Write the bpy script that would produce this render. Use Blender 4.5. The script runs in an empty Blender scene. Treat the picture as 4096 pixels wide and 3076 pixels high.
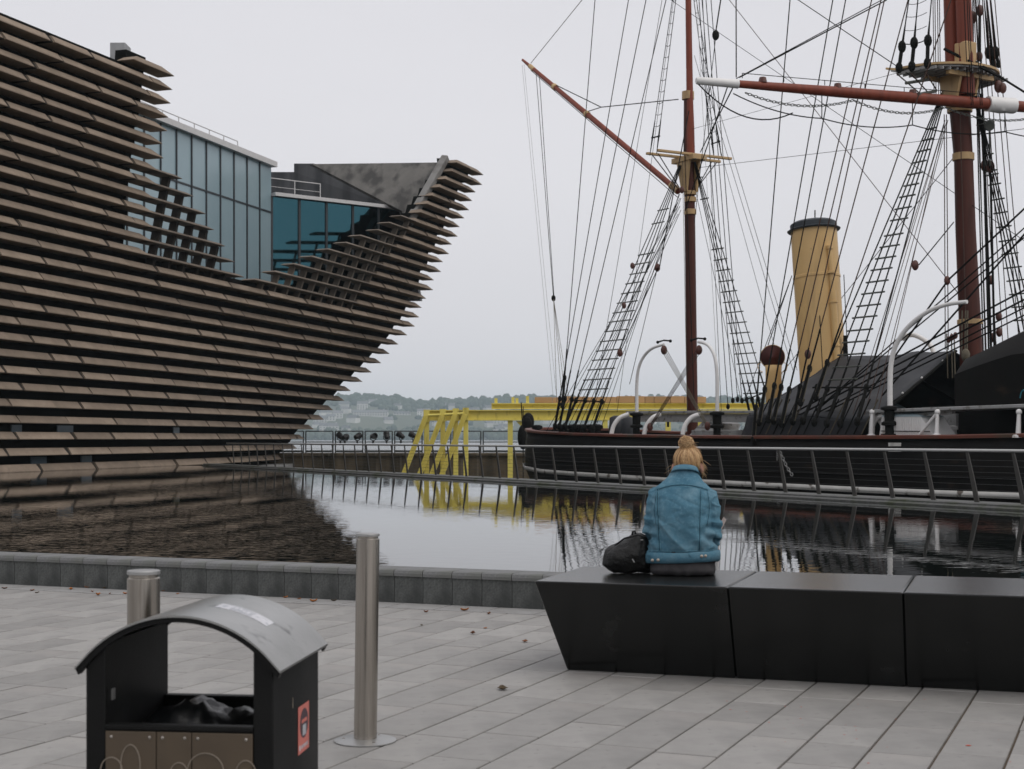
import bpy, bmesh, math, random
from mathutils import Vector, Matrix, noise
from mathutils.bvhtree import BVHTree
R = random.Random(7)
rad = math.radians
# ------------------------------------------------------------------ camera, sky, sun, exposure
FOC, HV, EYE = 1500.0, 438.5, 1.35          # focal length and horizon row at 1024 px width, eye height in metres
sc = bpy.context.scene
cd = bpy.data.cameras.new('camera'); cam = bpy.data.objects.new('camera', cd); sc.collection.objects.link(cam)
cam.location = (0, 0, EYE); cam.rotation_euler = (rad(90), 0, 0)
cd.sensor_width = 36; cd.lens = 36 * FOC / 1024; cd.shift_y = (HV - 384.5) / 1024
cd.clip_start = .05; cd.clip_end = 9000
cd.dof.use_dof = True; cd.dof.focus_distance = 14.0; cd.dof.aperture_fstop = 7.5
sc.camera = cam
SUN_EL, SUN_AZ = rad(55), rad(125)           # azimuth measured from +Y towards +X
w = bpy.data.worlds.new('World'); sc.world = w; w.use_nodes = True
nt = w.node_tree; nt.nodes.clear()
sky = nt.nodes.new('ShaderNodeTexSky'); sky.sky_type = 'NISHITA'; sky.sun_disc = False
sky.sun_elevation = SUN_EL; sky.sun_rotation = SUN_AZ; sky.air_density = 1.5; sky.dust_density = 4
tc = nt.nodes.new('ShaderNodeTexCoord'); mp = nt.nodes.new('ShaderNodeMapping'); mp.inputs['Scale'].default_value = (1.2, 1.2, 3)
nz = nt.nodes.new('ShaderNodeTexNoise'); nz.inputs['Scale'].default_value = 1.3; nz.inputs['Detail'].default_value = 4
cr = nt.nodes.new('ShaderNodeValToRGB')
cr.color_ramp.elements[0].position = .25; cr.color_ramp.elements[0].color = (7.15, 7.05, 7.45, 1)
cr.color_ramp.elements[1].position = .75; cr.color_ramp.elements[1].color = (8.1, 8.0, 8.35, 1)
mx = nt.nodes.new('ShaderNodeMix'); mx.data_type = 'RGBA'; mx.inputs[0].default_value = .95
bg = nt.nodes.new('ShaderNodeBackground'); bg.inputs['Strength'].default_value = .1
wo = nt.nodes.new('ShaderNodeOutputWorld')
L = nt.links.new
L(tc.outputs['Generated'], mp.inputs[0]); L(mp.outputs[0], nz.inputs['Vector']); L(nz.outputs['Fac'], cr.inputs[0])
L(sky.outputs[0], mx.inputs[6]); L(cr.outputs[0], mx.inputs[7]); L(mx.outputs[2], bg.inputs[0]); L(bg.outputs[0], wo.inputs[0])
sd = bpy.data.lights.new('sun', 'SUN'); sd.energy = 1.05; sd.angle = rad(50); sd.color = (1, .96, .9)
so = bpy.data.objects.new('sun', sd); sc.collection.objects.link(so)
so.rotation_euler = (Vector((math.sin(SUN_AZ) * math.cos(SUN_EL), math.cos(SUN_AZ) * math.cos(SUN_EL), math.sin(SUN_EL)))).to_track_quat('Z', 'Y').to_euler()
vs = sc.view_settings
sc.display_settings.display_device = 'sRGB'
vs.view_transform = 'Standard'; vs.look = 'None'; vs.exposure = 0; vs.gamma = 1; vs.use_curve_mapping = False
sc.render.engine = 'CYCLES'
sc.cycles.use_denoising = True
sc.cycles.max_bounces = 8; sc.cycles.volume_bounces = 1; sc.cycles.transparent_max_bounces = 8
sc.cycles.caustics_reflective = False; sc.cycles.caustics_refractive = False

# ------------------------------------------------------------------ helpers
COL = sc.collection
def V(*a): return Vector(a)
def at(u, v, Y):                             # the point at depth Y that the camera sees at pixel (u, v)
    return Vector(((u - 512) / FOC * Y, Y, EYE + (HV - v) / FOC * Y))
def gp(u, v, z=0):                           # the point at height z seen at pixel (u, v)
    Y = (EYE - z) * FOC / (v - HV); return at(u, v, Y)
def proj(p): return (512 + FOC * p[0] / p[1], HV - FOC * (p[2] - EYE) / p[1])

class MB:
    def __init__(s): s.v = []; s.f = []
    def add(s, vs, fs):
        o = len(s.v); s.v += [tuple(x) for x in vs]; s.f += [tuple(i + o for i in f) for f in fs]; return s
    def hexa(s, p):                          # 8 points: bottom four, top four
        return s.add(p, [(3, 2, 1, 0), (4, 5, 6, 7), (0, 1, 5, 4), (1, 2, 6, 5), (2, 3, 7, 6), (3, 0, 4, 7)])
    def box(s, c, d, ax=None):
        c = Vector(c); ax = ax or (V(1, 0, 0), V(0, 1, 0), V(0, 0, 1))
        a, b, e = [Vector(ax[i]) * (d[i] / 2) for i in range(3)]
        return s.hexa([c - a - b - e, c + a - b - e, c + a + b - e, c - a + b - e, c - a - b + e, c + a - b + e, c + a + b + e, c - a + b + e])
    def beam(s, p, q, wx, wz, up=(0, 0, 1)):
        p, q = Vector(p), Vector(q); d = (q - p); ln = d.length; d.normalize(); up = Vector(up)
        sd = d.cross(up)
        if sd.length < 1e-4: sd = d.cross(V(0, 1, 0))
        sd.normalize(); u2 = sd.cross(d)
        return s.box((p + q) / 2, (ln, wx, wz), (d, sd, u2))
    def tube(s, pts, r, n=8, cap=True, closed=False):
        pts = [Vector(p) for p in pts]; m = len(pts)
        rr = r if isinstance(r, (list, tuple)) else [r] * m
        ref = None; rings = []
        for i, p in enumerate(pts):
            a = pts[i - 1] if i > 0 else (pts[-1] if closed else p); b = pts[i + 1] if i < m - 1 else (pts[0] if closed else p)
            d = (b - a).normalized()
            if ref is None:
                ref = d.orthogonal().normalized()
            else:
                ref = (ref - d * ref.dot(d))
                ref = ref.normalized() if ref.length > 1e-6 else d.orthogonal().normalized()
            o = d.cross(ref)
            rings.append([p + (ref * math.cos(t) + o * math.sin(t)) * rr[i] for t in [2 * math.pi * k / n for k in range(n)]])
        return s.loft(rings, cap and not closed, closed)
    def loft(s, rings, cap=True, closed=False):
        n = len(rings[0]); m = len(rings); vs = [p for r in rings for p in r]; fs = []
        for i in range(m if closed else m - 1):
            j = (i + 1) % m
            for k in range(n):
                fs.append((i * n + k, i * n + (k + 1) % n, j * n + (k + 1) % n, j * n + k))
        if cap: fs += [tuple(reversed(range(n))), tuple((m - 1) * n + k for k in range(n))]
        return s.add(vs, fs)
    def lathe(s, c, prof, n=32, ax=(0, 0, 1)):  # prof: (radius, height) from bottom to top
        c = Vector(c); ax = Vector(ax).normalized(); a = ax.orthogonal().normalized(); b = ax.cross(a)
        return s.loft([[c + ax * h + (a * math.cos(t) + b * math.sin(t)) * r for t in [2 * math.pi * k / n for k in range(n)]] for r, h in prof])
    def prism(s, poly, off):                 # a flat polygon given thickness
        off = Vector(off); n = len(poly); a = [Vector(p) for p in poly]; b = [p + off for p in a]
        return s.add(a + b, [tuple(reversed(range(n))), tuple(range(n, 2 * n))] + [(i, (i + 1) % n, n + (i + 1) % n, n + i) for i in range(n)])
    def ball(s, c, r, seg=10, rings=7, ax=None):
        c = Vector(c); r = r if isinstance(r, (tuple, list)) else (r, r, r); ax = ax or (V(1, 0, 0), V(0, 1, 0), V(0, 0, 1))
        rg = []
        for i in range(rings + 1):
            a = math.pi * (i + .02) / (rings + .04) - math.pi / 2
            rg.append([c + ax[0] * (r[0] * math.cos(a) * math.cos(t)) + ax[1] * (r[1] * math.cos(a) * math.sin(t)) + ax[2] * (r[2] * math.sin(a)) for t in [2 * math.pi * k / seg for k in range(seg)]])
        return s.loft(rg)
    def mesh(s, name):
        me = bpy.data.meshes.new(name); me.from_pydata(s.v, [], s.f); me.update(); return me
    def build(s, name, m, parent=None, smooth=False, bevel=0, seg=2, auto=None):
        me = s.mesh(name)
        bm = bmesh.new(); bm.from_mesh(me); bmesh.ops.recalc_face_normals(bm, faces=bm.faces); bm.to_mesh(me); bm.free()
        o = bpy.data.objects.new(name, me); COL.objects.link(o); me.materials.append(m)
        if smooth:
            me.shade_smooth()
            if auto is not None: me.set_sharp_from_angle(angle=rad(auto))
        if bevel:
            b = o.modifiers.new('bevel', 'BEVEL'); b.width = bevel; b.segments = seg; b.limit_method = 'ANGLE'; b.angle_limit = rad(40)
            me.shade_smooth(); me.set_sharp_from_angle(angle=rad(50))
        return child(o, parent)
def root_of(o):
    while o.parent: o = o.parent
    return o
def child(o, parent):
    if parent is not None:
        o.parent = parent; b = root_of(parent)
        o.matrix_parent_inverse = Matrix.Translation(-Vector(b.location)) if parent is b else Matrix.Identity(4)
    return o
def tag(o, label, cat, group=None):
    o['label'] = label; o['category'] = cat
    if group: o['group'] = group
    return o
def thing(name, loc, label, cat, group=None):
    o = bpy.data.objects.new(name, None); o.empty_display_size = .2; COL.objects.link(o); o.location = loc
    return tag(o, label, cat, group)
def struct(o): o['kind'] = 'structure'; return o
def lerp(a, b, t): return a + (b - a) * t
def table(x, xs, ys):
    if x <= xs[0]: return ys[0]
    for i in range(len(xs) - 1):
        if x <= xs[i + 1]: return lerp(ys[i], ys[i + 1], (x - xs[i]) / (xs[i + 1] - xs[i]))
    return ys[-1]
def sag(p, q, s, n=12):                      # a hanging rope
    p, q = Vector(p), Vector(q)
    return [p.lerp(q, i / n) - V(0, 0, s * 4 * (i / n) * (1 - i / n)) for i in range(n + 1)]

# ------------------------------------------------------------------ materials
def mat(name, c1, c2=None, scale=4, rough=.6, bump=0, bscale=None, metal=0, stretch=(1, 1, 1), detail=6, spec=.5, per_object=0, coord='Object', lo=.3, hi=.7, coat=0):
    m = bpy.data.materials.new(name); m.use_nodes = True; t = m.node_tree; b = t.nodes['Principled BSDF']; Lk = t.links.new
    b.inputs['Roughness'].default_value = rough; b.inputs['Metallic'].default_value = metal; b.inputs['Specular IOR Level'].default_value = spec
    b.inputs['Coat Weight'].default_value = coat
    c2 = c2 or tuple(x * .8 for x in c1)
    g = t.nodes.new('ShaderNodeTexCoord'); mpn = t.nodes.new('ShaderNodeMapping'); mpn.inputs['Scale'].default_value = stretch
    n = t.nodes.new('ShaderNodeTexNoise'); n.inputs['Scale'].default_value = scale; n.inputs['Detail'].default_value = detail; n.inputs['Roughness'].default_value = .6
    r = t.nodes.new('ShaderNodeValToRGB'); r.color_ramp.elements[0].position = lo; r.color_ramp.elements[1].position = hi
    r.color_ramp.elements[0].color = (*c1, 1); r.color_ramp.elements[1].color = (*c2, 1)
    Lk(g.outputs[coord], mpn.inputs[0]); Lk(mpn.outputs[0], n.inputs['Vector']); Lk(n.outputs['Fac'], r.inputs[0])
    out = r.outputs[0]
    if per_object:
        oi = t.nodes.new('ShaderNodeObjectInfo'); mr = t.nodes.new('ShaderNodeMapRange'); mr.inputs[3].default_value = 1 - per_object; mr.inputs[4].default_value = 1 + per_object
        h = t.nodes.new('ShaderNodeHueSaturation'); Lk(oi.outputs['Random'], mr.inputs[0]); Lk(mr.outputs[0], h.inputs['Value']); Lk(out, h.inputs['Color']); out = h.outputs[0]
    Lk(out, b.inputs['Base Color'])
    if bump:
        n2 = t.nodes.new('ShaderNodeTexNoise'); n2.inputs['Scale'].default_value = bscale or scale * 6; n2.inputs['Detail'].default_value = 5
        bp = t.nodes.new('ShaderNodeBump'); bp.inputs['Strength'].default_value = bump; bp.inputs['Distance'].default_value = .02
        Lk(mpn.outputs[0], n2.inputs['Vector']); Lk(n2.outputs['Fac'], bp.inputs['Height']); Lk(bp.outputs[0], b.inputs['Normal'])
    return m
def nodes(m): return m.node_tree.nodes, m.node_tree.links.new, m.node_tree.nodes['Principled BSDF']
def overlay(m, color, scale, lo, hi, stretch=(1, 1, 1), detail=8, amount=1, offset=(0, 0, 0), coord='Object'):
    """stains with a shape of their own laid over the base colour"""
    N, Lk, b = nodes(m); src = b.inputs['Base Color'].links[0].from_socket
    g = N.new('ShaderNodeTexCoord'); mpn = N.new('ShaderNodeMapping'); mpn.inputs['Scale'].default_value = stretch; mpn.inputs['Location'].default_value = offset
    n = N.new('ShaderNodeTexNoise'); n.inputs['Scale'].default_value = scale; n.inputs['Detail'].default_value = detail
    mr = N.new('ShaderNodeMapRange'); mr.inputs[1].default_value = lo; mr.inputs[2].default_value = hi; mr.inputs[4].default_value = amount
    x = N.new('ShaderNodeMix'); x.data_type = 'RGBA'; x.inputs[7].default_value = (*color, 1)
    Lk(g.outputs[coord], mpn.inputs[0]); Lk(mpn.outputs[0], n.inputs['Vector']); Lk(n.outputs['Fac'], mr.inputs[0]); Lk(mr.outputs[0], x.inputs[0]); Lk(src, x.inputs[6]); Lk(x.outputs[2], b.inputs['Base Color'])
    return m
M = {}
M['slab'] = overlay(overlay(mat('paving_stone', (.315, .305, .289), (.265, .256, .244), 7, .62, .3, 160, per_object=.13), (.13, .13, .126), .9, .52, .74, amount=.7), (.37, .325, .30), .6, .5, .75, amount=.5, offset=(5, 2, 0))
overlay(M['slab'], (.16, .155, .15), 15, .67, .72, amount=.6, offset=(7, 7, 0))
overlay(M['slab'], (.41, .40, .385), 2.6, .6, .8, amount=.5, offset=(9, 1, 0))
M['joint'] = mat('joint_sand', (.10, .072, .048), (.15, .115, .08), 9, .95)
M['strip'] = mat('ribbed_stone', (.36, .355, .35), (.28, .275, .265), 6, .7, .2, 90)
M['coping'] = overlay(mat('granite_coping', (.12, .124, .122), (.19, .19, .188), 60, .6, .3, 200, per_object=.1), (.12, .125, .11), 3, .5, .7)
M['wallstone'] = overlay(mat('granite_wall', (.06, .064, .06), (.12, .125, .12), 55, .75, .3, 220, per_object=.09), (.035, .038, .036), 4, .48, .68, stretch=(1, 1, .4))
M['kerb'] = overlay(mat('quay_kerb', (.065, .068, .064), (.115, .115, .11), 14, .6, .2), (.04, .05, .02), 2, .5, .7)
M['ground'] = mat('ground', (.3, .3, .29), (.24, .24, .235), 2, .8)
def water(name, col, scale, strength, dist, stretch=(1, 1, 1), rough=.015, patch=.5):
    m = bpy.data.materials.new(name); m.use_nodes = True; N, Lk, b = nodes(m)
    b.inputs['Base Color'].default_value = (*col, 1); b.inputs['Roughness'].default_value = rough; b.inputs['IOR'].default_value = 1.333
    g = N.new('ShaderNodeTexCoord'); mpn = N.new('ShaderNodeMapping'); mpn.inputs['Scale'].default_value = stretch; mpn.inputs['Rotation'].default_value = (0, 0, rad(14))
    n = N.new('ShaderNodeTexNoise'); n.inputs['Scale'].default_value = scale; n.inputs['Detail'].default_value = 2.0; n.inputs['Roughness'].default_value = .45; n.inputs['Distortion'].default_value = .3
    n2 = N.new('ShaderNodeTexNoise'); n2.inputs['Scale'].default_value = .16; n2.inputs['Detail'].default_value = 2
    mr = N.new('ShaderNodeMapRange'); mr.inputs[1].default_value = .35; mr.inputs[2].default_value = .65; mr.inputs[3].default_value = strength * patch; mr.inputs[4].default_value = strength
    bp = N.new('ShaderNodeBump'); bp.inputs['Distance'].default_value = dist
    Lk(g.outputs['Object'], mpn.inputs[0]); Lk(mpn.outputs[0], n.inputs['Vector']); Lk(g.outputs['Object'], n2.inputs['Vector'])
    Lk(n2.outputs['Fac'], mr.inputs[0]); Lk(mr.outputs[0], bp.inputs['Strength']); Lk(n.outputs['Fac'], bp.inputs['Height']); Lk(bp.outputs[0], b.inputs['Normal'])
    return m
M['pool'] = water('pool_water', (.006, .008, .007), 4.2, .5, .0030, (1, 1.4, 1), .008, .25)
M['river'] = water('river_water', (.05, .055, .055), .5, .12, .12, (1, 1, 1), .2)

# ------------------------------------------------------------------ plan of the square
A = V(.385, .923, 0); C = V(.923, -.385, 0); Zv = V(0, 0, 1)         # paving courses run along A, pool wall along C
WB = gp(0, 584); WALLD = WB.dot(A)                                     # distance of the pool wall's foot along A
def ac(a, c, z=0): return A * a + C * c + V(0, 0, z)
K0 = V(8.27, 24.2, 0); KD = V(-.47, .883, 0); KN = V(.883, .47, 0)     # far pool edge: start, direction, outward
def kp(s, o=0, z=0): return K0 + KD * s + KN * o + V(0, 0, z)
WATER, RIVER = .18, -1.7

# ground sheet with quay face
g = MB()
gpoly = [(-160, -90), (70, -90), tuple(kp(-45, .75)[:2]), tuple(kp(45.5, .75)[:2]), (-12.4, 90.5), (-160, 90.5)]
g.add([V(x, y, -.075) for x, y in gpoly] + [V(x, y, -6) for x, y in gpoly], [tuple(range(6))] + [(i, (i + 1) % 6, 6 + (i + 1) % 6, 6 + i) for i in range(6)])
struct(g.build('ground', M['ground']))
g = MB(); g.add([V(-3900, -100, RIVER), V(3900, -100, RIVER), V(3900, 3900, RIVER), V(-3900, 3900, RIVER)], [(0, 1, 2, 3)])
struct(g.build('river', M['river']))

# pavement: slabs laid in courses
pav = MB()
aw = WALLD - .36                                                       # slabs end at the ribbed strip
b0, b1 = -3.0, aw
pav.add([ac(b0, -13, -.014), ac(b0, 9, -.014), ac(b1 + .36, 9, -.014), ac(b1 + .36, -13, -.014)], [(0, 1, 2, 3)])
pavement = struct(pav.build('pavement', M['joint']))
slab_mesh = {}
def slab(aL, cw):
    key = (round(aL, 2), round(cw, 3))
    if key not in slab_mesh:
        mb = MB(); h = .055; e = .0035
        ring = lambda k, z: [V(-aL / 2 + k, -cw / 2 + k, z), V(aL / 2 - k, -cw / 2 + k, z), V(aL / 2 - k, cw / 2 - k, z), V(-aL / 2 + k, cw / 2 - k, z)]
        mb.loft([ring(0, -h), ring(0, -e), ring(e, 0)])
        me = mb.mesh('paving_slab'); me.materials.append(M['slab']); slab_mesh[key] = me
    return slab_mesh[key]
slabs = []
CW = .284; LENS = (.45, .55, .65, .8, .9)
for i in range(-40, 36):
    c = -1.075 + CW * i + CW / 2
    a = b1 - R.uniform(0, .1) * 0
    first = True
    while a > b0:
        Ln = R.choice(LENS)
        if first: Ln = R.choice((.3, .45, .6)); first = False
        slabs.append((a - Ln / 2, c, Ln)); a -= Ln
rot = Matrix(((A.x, -C.x, 0, 0), (A.y, -C.y, 0, 0), (0, 0, 1, 0), (0, 0, 0, 1)))
vis, rest = [], MB()
for a, c, Ln in slabs:
    p = ac(a, c)
    if p.y < 1.5 : vis_ok = False; sz = 0
    else:
        u, v = proj(p); vis_ok = -25 < u < 1050 and v < 800; sz = 1 / p.y
    vis.append((sz if vis_ok else 0, a, c, Ln))
vis.sort(key=lambda x: -x[0])
nslab = 0
for sz, a, c, Ln in vis:
    z = R.uniform(-.0012, .0012)
    if sz > 0 and nslab < 298:
        o = bpy.data.objects.new('paving_slab', slab(Ln - .012, CW - .0115)); COL.objects.link(o)
        o.matrix_basis = Matrix.Translation(ac(a, c, z)) @ rot; child(o, pavement); nslab += 1
    else:
        rest.box(ac(a, c, z - .0275), (Ln - .007, CW - .0065, .055), (A, C, Zv))
o = rest.build('paving_slabs_outer', M['slab'], pavement); o['kind'] = 'stuff'
# ribbed strip between the slabs and the pool wall
for i in range(-34, 22):
    c = -1.075 + CW * 1.5 * i
    mb = MB(); n = 7; wd = .35 / n
    for k in range(n):
        a0 = b1 + .008 + k * wd
        mb.box(ac(a0 + wd * .36, c, -.02), (wd * .74, CW * 1.5 - .012, .045), (A, C, Zv))
    mb.box(ac(b1 + .183, c, -.034), (.35, CW * 1.5 - .008, .05), (A, C, Zv))
    mb.build('ribbed_slab', M['strip'], pavement)

# pool wall: facing stones and rounded coping stones
pw = struct(MB().box(ac(WALLD + .22, -2, .05), (.36, 30, .3), (A, C, Zv)).build('pool_wall', M['wallstone']))
TOPZ = .275; BW = .262
fm = MB(); fm.box((0, 0, 0), (.08, BW - .004, .222), None); fme = fm.mesh('facing_stone'); fme.materials.append(M['wallstone'])
cm = MB(); pr = [(0, -.055), (0, -.03), (.008, -.009), (.028, 0), (.30, 0), (.32, -.02), (.32, -.075)]
cm.loft([[V(x, -BW / 2 + .003, z) for x, z in pr], [V(x, BW / 2 - .003, z) for x, z in pr]]); cme = cm.mesh('coping_stone'); cme.materials.append(M['coping'])
for i in range(-46, 50):
    c = WB.dot(C) + (i + .15) * BW
    o = bpy.data.objects.new('facing_stone', fme); COL.objects.link(o); o.matrix_basis = Matrix.Translation(ac(WALLD + .04 + R.uniform(-.0015, .0015), c, .108)) @ rot; child(o, pw)
    o = bpy.data.objects.new('coping_stone', cme); COL.objects.link(o); o.matrix_basis = Matrix.Translation(ac(WALLD - .014 + R.uniform(-.001, .001), c, TOPZ + R.uniform(-.0006, .0006))) @ rot; child(o, pw)
# pool water sheet
nr = [ac(WALLD + .28, -40), ac(WALLD + .28, 16)]
pm = MB(); pm.add([V(nr[0].x, nr[0].y, WATER), V(nr[1].x, nr[1].y, WATER), kp(-9, .1, WATER), kp(45.4, .1, WATER), V(-60, 64.4, WATER)], [(0, 1, 2, 3, 4)])
struct(pm.build('pool_water', M['pool']))
# far kerb of the pool
kb = MB()
prf = [(-.06, -.2), (-.06, .205), (0, .235), (.0, .255), (.03, .27), (.62, .27), (.7, .25), (.7, -.3)]
kb.loft([[kp(-40, x, z) for x, z in prf], [kp(46, x, z) for x, z in prf]])
struct(kb.build('kerb', M['kerb']))
# ------------------------------------------------------------------ museum building: a twisted wall of stacked stone planks
M['plank'] = overlay(mat('cast_stone_plank', (.285, .225, .172), (.20, .157, .118), 1.3, .88, .4, 26, stretch=(1, 1, 1.6), per_object=.2, spec=.25), (.135, .107, .083), 6, .52, .75, amount=.4)
M['louvre'] = mat('weathered_plank', (.17, .138, .107), (.115, .092, .072), 1.6, .85, .3, 24, per_object=.12)
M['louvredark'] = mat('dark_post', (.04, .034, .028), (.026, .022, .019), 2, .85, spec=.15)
M['wallend'] = overlay(mat('pale_concrete', (.24, .235, .225), (.19, .185, .175), 1.5, .8), (.12, .11, .10), 1.2, .5, .7)
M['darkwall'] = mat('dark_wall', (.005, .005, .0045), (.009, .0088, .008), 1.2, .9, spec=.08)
M['concrete'] = overlay(mat('raw_concrete', (.10, .096, .088), (.145, .137, .125), .9, .8, .2, 12), (.045, .043, .040), .7, .47, .62, stretch=(1.6, 1.6, .3))
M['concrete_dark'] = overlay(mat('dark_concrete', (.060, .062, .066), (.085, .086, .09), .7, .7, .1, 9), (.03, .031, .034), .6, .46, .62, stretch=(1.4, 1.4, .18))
M['glass'] = mat('pale_glass', (.26, .365, .405), (.315, .42, .46), .25, .2, metal=.1)
M['glass_teal'] = mat('teal_glass', (.032, .098, .122), (.04, .112, .138), .3, .05, metal=1)
M['mullion'] = mat('mullion', (.03, .035, .04), None, 3, .5)
M['whitemetal'] = mat('white_painted_metal', (.62, .61, .60), (.54, .53, .52), 5, .45)
M['shedgrey'] = mat('galvanised_box', (.34, .345, .35), (.28, .285, .29), 3, .6)
M['window'] = mat('small_window', (.10, .14, .17), (.13, .17, .2), 2, .1)
bldg = thing('museum_building', (-16, 62, 0), 'museum building clad in stacked brown stone planks, with an overhanging prow', 'building')
KZ0, KDZ = .75, .57
UT = {30: 483.6, 29: 482.4, 28: 475.8, 27: 471.9, 26: 469.2, 25: 463.8, 24: 459.8, 23: 458, 22: 451.5, 21: 449.5, 20: 442.9, 19: 441.2, 18: 434.2, 17: 432.7, 16: 426.2, 15: 421.6, 14: 419, 13: 414.6, 12: 407.2, 11: 398.5, 10: 390, 9: 381, 8: 372, 7: 362.6, 6: 351, 5: 344.5, 4: 333, 3: 323.4, 2: 314, 1: 303.6, 0: 297, -1: 287}
def rz(k): return KZ0 + KDZ * k
def smooth_ut(k): return table(k, [-1, 0, 7, 12, 20, 30], [287, 296, 361, 406, 444, 484])
def row_end(k):
    Y = lerp(88, 94, max(0, k) / 30); return Y
XL, YL = -17.4, 51.0
NRM = V(.945, -.326, 0)
LIP = .72
def row_x(k, Y):                              # plan of the wall line behind row k (planks stand LIP proud of it)
    YR = row_end(k); XR = (smooth_ut(k) - 512) / FOC * YR
    t = (Y - YL) / (YR - YL)
    bulge = table(k, [-1, 10], [1.5, 0]) * 4 * max(0, t) * max(0, 1 - t)
    return XL + (XR - XL) * t + bulge
def row_p(k, Y, out=0, z=None):
    return V(row_x(k, Y), Y, rz(k) if z is None else z) + NRM * (out - LIP)
def row_Y(k, u):                              # where row k crosses pixel column u
    lo, hi = 25, 100
    for _ in range(40):
        m = (lo + hi) / 2
        if 512 + FOC * row_x(k, m) / m < u: lo = m
        else: hi = m
    return lo
ULEFT = {27: 174.2, 26: 172.2, 25: 170.3, 24: 169, 23: 167, 22: 163, 21: 163, 20: 159.5, 19: 158, 18: 156, 17: 154, 16: 155, 15: 152.6, 14: 151}
zx = [1710, 1670, 1615, 1565, 1515, 1465, 1415, 1365, 1315, 1265, 1215, 1160, 1105, 1050, 990, 940, 890]
USOL = {30 - i: (x / 2.076 + 1000) / 4 for i, x in enumerate(zx)}
lx = [1255, 1155, 1060, 915, 795, 650, 510, 365, 205, 40]
ULATR = {23 - i: (x / 2.076 + 1000) / 4 for i, x in enumerate(lx)}
ULATL = {20: 182.2, 19: 193.6, 18: 205.7, 17: 213.9, 16: 225.3, 15: 234.6, 14: 244}
YBEG = 34.0
def spans(k):                                 # (Y0, Y1, end kind) of solid planking in row k
    if k <= 13: return [(YBEG, row_Y(k, UT[k]))]
    o = []
    if k <= 26: o.append((YBEG, row_Y(k, ULEFT[k])))
    if k == 27: o.append((row_Y(k, 133), row_Y(k, ULEFT[k])))
    o.append((row_Y(k, USOL[k]), row_Y(k, UT[k])))
    return o
def plank_pts(k, Y0, Y1, out, cut0, cut1):
    p, q = row_p(k, Y0, out), row_p(k, Y1, out); d = (q - p).normalized(); n = NRM
    H, S = .262, .19
    def sec(P, cut):                          # bottom back, lip, lip top, top front, top back
        return [P - n * (out + .05), P.copy(), P + V(0, 0, .03) + d * cut * .15, P - n * S + V(0, 0, H) + d * cut, P - n * (out + .05) + V(0, 0, H) + d * cut]
    return sec(p, cut0), sec(q, cut1)
planks = []; shade_fillers = []
for k in range(-1, 31):
    for si, (Y0, Y1) in enumerate(spans(k)):
        Y = Y0; prev = None
        while Y < Y1 - .05:
            Ln = R.uniform(1.9, 4.0); E = Y + Ln
            if Y1 - E < 1.3: E = Y1
            last = E >= Y1 - .01
            gap = .012 if R.random() < .32 else R.uniform(.11, .22)
            out = LIP + R.uniform(-.03, .04) + (.0 if last else 0)
            first_cut = .55 if (Y == Y0 and k > 13 and Y0 > YBEG + 1) else R.uniform(.0, .05)
            a, b = plank_pts(k, Y, E - (0 if last else gap), out, first_cut, -.66 if last else R.uniform(-.08, -.02))
            if not last and gap > .05: shade_fillers.append((plank_pts(k, E - gap - .02, E + .02, out - .055, 0, 0)))
            c = (a[1] + b[1]) / 2; u0, v0 = proj(a[1]); u1, v1 = proj(b[1])
            sz = (abs(u1 - u0)) * 400 / c.y if u1 > -4 and v1 > -10 else 0
            planks.append((sz, a, b)); Y = E
planks.sort(key=lambda x: -x[0])
rest = MB()
for i, (sz, a, b) in enumerate(planks):
    if i < 299 and sz > 0: MB().loft([a, b]).build('stone_plank', M['plank'], bldg)
    else: rest.loft([a, b])
o = rest.build('outer_stone_planks', M['plank'], bldg); o['kind'] = 'stuff'
jf = MB()  # dark strips that paint the shade inside the open plank joints
for a, b in shade_fillers: jf.loft([a, b])
o = jf.build('joint_shade_strips', M['louvredark'], bldg); o['kind'] = 'stuff'
# dark wall behind the planks
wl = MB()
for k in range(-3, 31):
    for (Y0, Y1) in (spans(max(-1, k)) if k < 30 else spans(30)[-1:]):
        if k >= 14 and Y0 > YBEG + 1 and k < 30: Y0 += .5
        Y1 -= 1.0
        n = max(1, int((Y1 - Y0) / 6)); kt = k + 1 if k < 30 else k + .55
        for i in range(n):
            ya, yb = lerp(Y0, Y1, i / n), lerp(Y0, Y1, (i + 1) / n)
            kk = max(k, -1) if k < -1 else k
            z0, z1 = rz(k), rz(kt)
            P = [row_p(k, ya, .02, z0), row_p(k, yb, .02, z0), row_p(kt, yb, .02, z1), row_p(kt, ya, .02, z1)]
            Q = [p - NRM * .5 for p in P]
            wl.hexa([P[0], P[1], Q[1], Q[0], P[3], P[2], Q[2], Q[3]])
wl.build('wall', M['darkwall'], bldg)
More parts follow.
